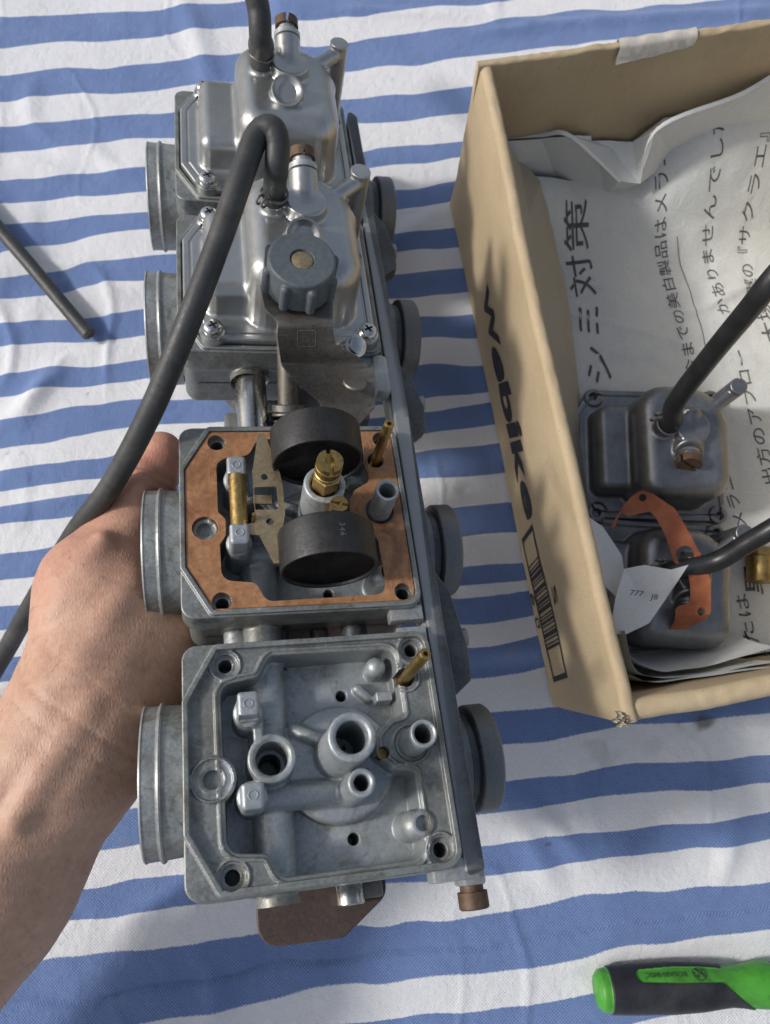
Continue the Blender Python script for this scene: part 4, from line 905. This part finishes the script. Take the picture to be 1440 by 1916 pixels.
# brownish sheet standing against the left wall
pts = [(945, 262, 62), (968, 470, 62), (1010, 700, 58), (1062, 940, 48), (1085, 1035, 40), (968, 285, 34), (1010, 340, 30), (1035, 430, 16), (1060, 560, 10), (1080, 720, 9), (1092, 860, 10), (1108, 975, 12), (990, 400, 45), (1015, 560, 32), (1040, 720, 30), (1076, 900, 26)]
tri = [(0, 5, 12), (0, 12, 1), (5, 6, 12), (6, 7, 12), (12, 7, 13), (12, 13, 1), (7, 8, 13), (13, 8, 14), (13, 14, 2), (1, 13, 2), (8, 9, 14), (14, 9, 15), (9, 10, 15), (14, 15, 3), (2, 14, 3), (10, 11, 15), (15, 11, 4), (3, 15, 4)]
o = facets('paper_lining', pts, tri, M['kraft'], sub=4, noise_=.9); tag(o, 'brownish paper strip standing along the inside of the lettered wall', 'paper')
# white sheets curling at the near end
def ribbon(name, top, drop, m, label, cat='paper', lean=(0, 0)):
    P = spline([at(*p) for p in top], 12); V = []; F = []; ks = 5
    for i, p in enumerate(P):
        for k in range(ks+1):
            f = k/ks; V.append((p[0]+lean[0]*f*f+.8*vnoise(np.array(i/7.), np.array(f*2)), p[1]+lean[1]*f*f+.8*vnoise(np.array(i/6.+9), np.array(f*2)), max(p[2]-drop*f, 4)))
    for i in range(len(P)-1):
        for k in range(ks): a = i*(ks+1)+k; F.append((a, a+1, a+ks+2, a+ks+1))
    o = mesh(name, V, F, m, sharp=0); return tag(o, label, cat)
ribbon('paper_sheet', [(1172, 1110, 52), (1163, 1170, 55), (1180, 1225, 57), (1235, 1256, 58), (1320, 1246, 58), (1460, 1210, 58)], 50, M['white_paper'], 'white sheet edge curling round the near end of the bowls', lean=(3, 9))
ribbon('paper_sheet', [(1168, 1180, 64), (1190, 1252, 66), (1240, 1268, 67), (1330, 1262, 66), (1460, 1236, 66)], 58, M['news'], 'newspaper edge pressed against the near box wall', 'newspaper', lean=(2, 2))
ribbon('paper_sheet', [(1176, 1262, 74), (1230, 1277, 75), (1330, 1264, 74), (1460, 1247, 74)], 60, M['newsfold'], 'outermost paper edge touching the near box wall', 'newspaper', lean=(0, -1))
o = facets('receipt', [(1168, 1064, 62), (1205, 1057, 64), (1255, 1066, 62), (1288, 1057, 60), (1248, 1118, 58), (1214, 1166, 58), (1168, 1188, 58), (1140, 1185, 60), (1150, 1120, 64), (1200, 1120, 58)], [(0, 1, 9, 8), (1, 2, 9), (2, 3, 4), (2, 4, 9), (4, 5, 9), (5, 6, 9), (6, 7, 8, 9)], M['white_paper'], sub=3, noise_=.3)
tag(o, 'torn white slip with a small printed code lying over the near bowl', 'paper')
def slip_text(s, p0, p1, size, z):
    a = at(*p0, z); b = at(*p1, z); d = (b-a)/np.linalg.norm(b-a); n = np.array([-d[1], d[0], 0]); V, F = glyphs(s, 1.0, .2, .01); x0, x1 = V[:, 0].min(), V[:, 0].max(); L = np.linalg.norm(b-a)
    mesh('lettering', [a+d*(x-x0)/(x1-x0)*L+n*y*size+np.array([0, 0, 0]) for x, y in V], F, M['newsink'], o, smooth=False)
slip_text('777', (1178, 1113), (1205, 1116), 3.0, 64.5); slip_text('J8', (1215, 1121), (1231, 1122), 3.0, 62.5)
o = facets('paper_flap', [(1094, 962, 58), (1128, 985, 52), (1164, 1040, 50), (1170, 1080, 50), (1156, 1120, 56), (1134, 1100, 62), (1110, 1040, 64), (1130, 1040, 54)], [(0, 1, 7, 6), (1, 2, 7), (2, 3, 7), (3, 4, 5, 7), (5, 6, 7)], M['newsfold'], sub=3, noise_=.4)
tag(o, 'grey paper flap bulging out beside the left wall by the near bowl', 'paper')

# ------------------------------------------------------------------ loose float bowls
v2, q2, n2 = make_bowl(-1)
G_B = 'loose float bowls in the box'
def loose(px, py, z0, rz, tilt, label, hub_z=38.6):
    t = thing('float_bowl', label, 'float bowl', (0, 0, 0), G_B)
    R = Euler((math.radians(tilt[0]), math.radians(tilt[1]), rz)).to_matrix(); c = at(px, py, z0+hub_z)
    off = R@Vector((5, 4.2, hub_z)); t.location = (Vector(c)-off)*MM; t.rotation_euler = R.to_euler()
    return t, R
t1, R1 = loose(1297, 797, 8, math.radians(-1), (0, 0), 'tarnished float bowl nearer the middle of the newspaper, brown screw facing the viewer')
bm1 = mesh('bowl_shell', v2, q2, M['bowl_old'], t1, normals=n2)
t2, R2 = loose(1300, 1075, 8, math.radians(-4), (0, 0), 'tarnished float bowl half hidden under the red gasket and paper slip')
bm2 = dupe(bm1, t2)
def side_screw(parent):
    ax = Vector((-.13, -.93, .29)).normalized(); c = Vector((3.6, -7.0, 35.5))
    MB().lathe([(4.6, 0), (4.6, 1.6), (4.2, 1.7), (4.2, 2.6), (5.2, 2.7), (5.2, 3.2)], c, ax, 28).build('drain_plug', M['bowl_old'], parent)
    Q = ax.to_track_quat('Z', 'Y').to_matrix(); mb = MB()
    for s in (-1, 1):
        pts = [(max(.6, 5.4*math.cos(t))*s, 5.4*math.sin(t)) for t in np.linspace(-1.45, 1.45, 16)]; n = len(pts); rot = Matrix.Rotation(1.0, 3, 'Z')
        V0 = [tuple(Q@(rot@Vector((a, b, 3.2)))+c) for a, b in pts]+[tuple(Q@(rot@Vector((a, b, 6.8)))+c) for a, b in pts]
        mb.add(V0, [tuple(range(n)), tuple(range(n, 2*n))]+[(i, (i+1) % n, n+(i+1) % n, n+i) for i in range(n)])
    mb.build('drain_screw', M['rust'], parent)
side_screw(t1); side_screw(t2)
def on_bowl(t, R, q): return np.array((R@Vector(q))+t.location/MM)
hose('rubber_hose', [on_bowl(t1, R1, (-6.4, 4.4, 36)), on_bowl(t1, R1, (-5.6, 5, 43)), at(1262, 755, 62), at(1330, 665, 92), at(1400, 580, 118), at(1448, 520, 132), at(1530, 430, 140)], 4.05, M['rubber'], 'black hose rising from the bowl with the brown screw to the right edge', G_H)
hose('rubber_hose', [on_bowl(t2, R2, (-6.4, 4.4, 36)), on_bowl(t2, R2, (-5.0, 4.8, 42)), at(1340, 1050, 56), at(1400, 1015, 66), at(1450, 986, 74), at(1540, 935, 84)], 4.05, M['rubber'], 'black hose from the bowl under the red gasket to the right edge', G_H)
for t in (t1, t2):
    c = np.array((-6.2, 4.6, 39.5)); mb = MB(); mb.tube([c+np.array((4.9*math.cos(a), 4.9*math.sin(a), .4*math.sin(2*a))) for a in np.linspace(2.8, 8.4, 30)], .5, 8)
    for a in (2.8, 8.4): e = c+4.9*np.array((math.cos(a), math.sin(a), 0)); mb.tube([e+np.array((-1.6+1.6*math.cos(s), .3, 1.6*math.sin(s))) for s in np.linspace(0, 6, 16)], .45, 8)
    mb.build('hose_clip', M['plate'], t)
# red gasket : bent frame lying over the near bowl
gz = lambda px, py: np.interp(py, [900, 930, 1000, 1080, 1150, 1200], [34, 46, 52, 54, 50, 34])
go = rpoly([(1142, 985, 8), (1165, 948, 10), (1180, 930, 10), (1200, 916, 14), (1222, 924, 10), (1262, 951, 10), (1283, 985, 14), (1312, 1040, 14), (1330, 1085, 16), (1330, 1145, 10), (1322, 1158, 8), (1305, 1166, 8), (1268, 1185, 12), (1240, 1196, 12), (1250, 1180, 10), (1262, 1162, 10), (1264, 1135, 10), (1291, 1128, 10), (1291, 1095, 14), (1284, 1060, 10), (1262, 1056, 12), (1254, 1030, 12), (1244, 1000, 20), (1226, 968, 14), (1216, 957, 8), (1200, 960, 10), (1186, 964, 10), (1176, 966, 6), (1160, 958, 6), (1150, 988, 3)])
o = plate('red_gasket', np.c_[go[:, 0], -go[:, 1]], [np.c_[circle(1202, 931, 7)[:, 0], -circle(1202, 931, 7)[:, 1]], np.c_[circle(1281, 1038, 17)[:, 0], -circle(1281, 1038, 17)[:, 1]], np.c_[circle(1312, 1144, 7.5)[:, 0], -circle(1312, 1144, 7.5)[:, 1]]], 1.1, M['gasket_red'], remap=lambda x, y, z: at(x, -y, gz(x, -y)+z))
tag(o, 'red brown gasket with three holes draped over the two loose bowls', 'gasket')
# brass fitting at the right edge
q = at(1446, 1062, 12); t = thing('brass_fitting', 'brass cylinder fitting lying on newspaper at the right edge', 'fitting', q)
MB().lathe([(5.5, 0), (6.3, .5), (6.3, 12), (5.5, 12.5)], (-6.5, -7, 0), (.1, 1, 0), 30).build('barrel', M['brass'], t); MB().lathe([(7.2, 0), (7.2, 4)], (-6.2, 5.2, 0), (.1, 1, 0), 6).build('hex_head', M['brass'], t)

# ------------------------------------------------------------------ screwdriver
sc = at(1115, 1853, 9.4); scd = thing('screwdriver', 'green and black screwdriver handle lying on the cloth', 'screwdriver', sc)
e_ = at(1440, 1842, 9.4)-sc; scd.rotation_euler = (0, 0, math.atan2(e_[1], e_[0]))
SL = np.array([0, .9, 2, 4, 16, 32, 44, 52, 57, 62, 68, 74, 79, 82, 84]); SR = np.array([6.8, 9.2, 10.0, 10.3, 11.0, 11.3, 10.7, 9.6, 9.0, 9.5, 10.9, 11.3, 9.4, 6.0, 4.0])*.8
nL, nT = 330, 300
ll = np.linspace(0, 84, nL); tt = np.linspace(0, 2*math.pi, nT, endpoint=False); LL, T_ = np.meshgrid(ll, tt, indexing='ij')
R_ = np.interp(LL, SL, SR); ker = np.ones(9)/9; R_ = np.apply_along_axis(lambda r: np.convolve(np.pad(r, 4, 'edge'), ker, 'valid'), 0, R_)
A_ = (T_-math.radians(36)+math.pi) % (2*math.pi)-math.pi                # angle from the inset's middle; 90 deg is up
arc = A_*8.8
inset = np.hypot(np.maximum(np.abs(LL-36)-17, 0), arc*1.0)-np.interp(LL, [18, 34, 46, 60], [2.7, 3.5, 3.5, 3.3])
edge = np.interp(A_, [-3.14, -1.2, -.45, .4, .5, 2.0, 3.14], [58, 56, 54, 52, 53, 66, 58])
sg = np.maximum(5.2-LL, LL-edge); sg = np.maximum(sg, -inset); gripd = sg
R2_ = R_+.75*sstep(.45, -.45, gripd); R2_ = R2_*(1+.012*np.cos(6*T_)*sstep(8, 20, LL)*sstep(66, 50, LL))
X_, Y_, Z_ = LL, R2_*np.cos(T_), R2_*np.sin(T_)
Vh = np.stack([X_, Y_, Z_], -1).reshape(-1, 3); i, j = np.meshgrid(np.arange(nL-1), np.arange(nT), indexing='ij'); k = (i*nT+j).ravel(); k2 = (i*nT+(j+1) % nT).ravel()
Fh = np.stack([k, k2, k2+nT, k+nT], 1); gd = gripd.reshape(-1); fb = (gd[Fh].mean(1) < 0)
for nm, sel, mm_ in (('handle', ~fb, 'green'), ('grip', fb, 'grip')):
    F_ = Fh[sel]; ids_ = np.unique(F_); mp_ = np.full(len(Vh), -1); mp_[ids_] = np.arange(len(ids_)); F2 = [tuple(x) for x in mp_[F_]]
    if nm == 'handle': F2.append(tuple(mp_[:nT])[::-1]); F2.append(tuple(mp_[-nT:]))
    mesh(nm, Vh[ids_], F2, M[mm_], scd, sharp=50)
def on_handle(x, a): r = float(np.interp(x, SL, SR))+.22; th = math.radians(36)+a/8.8; return (x, r*math.cos(th), r*math.sin(th))
V, F = glyphs('BOSABHMSC', 1.0, 0, .01); w = V[:, 0].max()
mesh('lettering', [on_handle(38-x/w*18, -(y-.35)*-3.0) for x, y in V], F, M['emboss'], scd, smooth=False)
def tubeon(P, r): return MB().tube([on_handle(*p) for p in P], r, 5)
MB().tube([on_handle(43+2.6*math.cos(t), 2.6*math.sin(t)) for t in np.linspace(0, 6.3, 40)], .3, 5).build('emblem_ring', M['emboss'], scd)
for s in (-1, 1): tubeon([(43-1.8, -1.8*s), (43, 0), (43+1.8, 1.8*s)], .55).build('emblem_bar', M['emboss'], scd)
MB().lathe([(3, 0), (3, 90), (2.4, 92)], (82, 0, 0), (1, 0, 0), 20).build('shaft', M['steel'], scd)

# ------------------------------------------------------------------ hand and forearm holding the bank
person = thing('person', 'bare left hand and forearm gripping the carburettor bank from the left', 'person', at(-120, 1800, 60))
J = dict(el=at(-260, 1990, 92), fa=at(-44, 1650, 98), wr=at(126, 1408, 96), wr2=at(184, 1305, 94), pa=at(215, 1150, 84), tb=at(184, 1100, 92), tm=at(232, 1002, 88), ti=at(270, 912, 87), tt=at(299, 850, 88), im=at(285, 1075, 66), th=at(290, 1215, 84))
b2 = lambda x, y, z, k: b2w((x, y, z), k)
def arm_sdf(x, y, z):
    c = lambda a, b, r, s=None: cap(x, y, z, a, b, r, s)
    J2 = J
    d = smin(c(J2['el'], J2['fa'], 30, 27.6), c(J2['fa'], J2['wr'], 27.6, 24.8), 20)
    d = smin(d, c(J2['wr'], J2['wr2'], 24.8, 22.5), 14)
    d = smin(d, c(J2['wr2'], J2['pa'], 23.5, 23.5), 12)
    d = smin(d, c(J2['wr2'], J2['tb'], 19, 16), 12)                            # base of the thumb
    d = smin(d, c(J2['tb'], J2['tm'], 17, 13.0), 9)
    d = smin(d, c(J2['tm'], J2['ti'], 12.2, 11.4), 6); d = smin(d, c(J2['ti'], J2['tt'], 10.8, 8.8), 4.5)
    d = smin(d, c(J2['pa'], J2['im'], 24, 18), 12)
    d = smin(d, c(J2['wr2'], J2['th'], 20, 17), 14); d = smin(d, c(J2['th'], J2['im'], 16, 15), 12)
    # four fingers under the bank, between the second and the first body
    for k, (a, b, e, r) in enumerate(((( -30, 52, -60), (6, 58, -70), (34, 56, -50), 8.6), ((-30, 34, -64), (8, 38, -76), (38, 36, -54), 8.8), ((-30, 14, -66), (6, 16, -77), (34, 16, -56), 8.3), ((-28, -4, -66), (2, -4, -76), (24, -4, -62), 7.4))):
        a, b, e = b2(*a, 0), b2(*b, 0), b2(*e, 0); d = smin(d, c(J2['im'] if k < 2 else J2['th'], a, 13, r+1), 7); d = smin(d, c(a, b, r, r*.92), 3); d = smin(d, c(b, e, r*.92, r*.75), 3)
    # tendon ridges, wrist bone, creases of the thumb joints
    d = smin(d, c(at(30, 1530, 123), at(165, 1330, 118), 3.2), 5); d = smin(d, c(at(-20, 1500, 120), at(110, 1310, 115), 2.6), 6); d = smin(d, c(at(105, 1150, 108), at(190, 1010, 106), 2.2), 6); d = smin(d, c(at(150, 1260, 115), at(245, 1090, 104), 2.6), 7); d = smin(d, c(at(258, 905, 97), at(262, 900, 97), 5.0), 5)
    d = smin(d, c(at(166, 1084, 93), at(166, 1125, 92), 14.5), 7)
    for (p, q, w, dp) in ((J2['ti'], J2['tm'], 1.5, .55), ):
        u = np.array(q)-np.array(p); u = u/np.linalg.norm(u)
        for o in (-4.4, -1.2, 1.4, 4.2): s = (x-p[0])*u[0]+(y-p[1])*u[1]+(z-p[2])*u[2]-o; d = d+dp*np.exp(-(s/.95)**2)*sstep(22, 11, np.sqrt((x-p[0])**2+(y-p[1])**2+(z-p[2])**2))
    s = (x-J2['wr2'][0])*.62+(y-J2['wr2'][1])*.78
    for o, dp in ((-9, .16), (-3, .24), (8, .13)): d = d+dp*np.exp(-((s-o-1.5*np.sin(x*.12))/1.0)**2)*sstep(44, 20, np.hypot(x-J2['wr2'][0], y-J2['wr2'][1]))*sstep(80, 110, z)
    d = d+.25*np.sin(x*.33+1.1*np.sin(y*.21))*np.sin(y*.29+z*.17)*.8
    return d
hv, hq, hn = solid(arm_sdf, (-300, -240, -10), (40, 120, 160), 1.25)
arm_o = mesh('arm', hv, hq, M['skin'], person, normals=hn); arm_o.location = -person.location
me = arm_o.data
tipd = np.linalg.norm(hv-J['tt'], axis=1); fl = .55*np.exp(-(tipd/22)**2)+.35*np.exp(-(np.linalg.norm(hv-at(120, 1060, 100), axis=1)/20)**2)+.3*np.exp(-(np.linalg.norm(hv-J['ti'], axis=1)/10)**2)
a = me.attributes.new('flush', 'FLOAT', 'POINT'); a.data.foreach_set('value', fl.astype(np.float32))
a = me.attributes.new('nail', 'FLOAT', 'POINT'); a.data.foreach_set('value', np.zeros(len(hv), np.float32))
# fine hairs along the lower edge of the forearm
mb = MB(); rr = random.Random(5)
base = hv[(hv[:, 2] > 70)]; nb_ = hn[(hv[:, 2] > 70)]
cnt = 0
while cnt < 420:
    i = rr.randrange(len(base)); p = base[i]; n_ = nb_[i]
    if p[1] > 40 or n_[2] < -.2: continue
    d1 = np.array((.25, -.75, 0))+n_*.55+np.array([rr.uniform(-.35, .35) for _ in range(3)]); d1 /= np.linalg.norm(d1); L = rr.uniform(2, 5.5)
    mb.tube([p-n_*.2, p+d1*L*.5+n_*.2, p+d1*L-np.array((0, 0, .2*L))], [.035, .03, .012], 3, caps=False); cnt += 1
hair = mb.build('arm_hair', M['ink'], person, sharp=0); hair.location = -person.location; hair['kind'] = 'stuff'
# navy cuff at the corner
c0, c1 = J['el'], J['fa']; u = (c1-c0)/np.linalg.norm(c1-c0)
ss = [(at(-14, 1930, 98)-c0)@u]
P0 = c0+u*(ss[0]-30); pr = [(36.5, -60), (36.8, -2), (37.2, 0), (36.9, 1.6), (34.6, 1.6), (34, -4)]
cf = MB().lathe(pr, P0+u*0, tuple(u), 48).build('sleeve', M['sleeve'], person); cf.location = -person.location
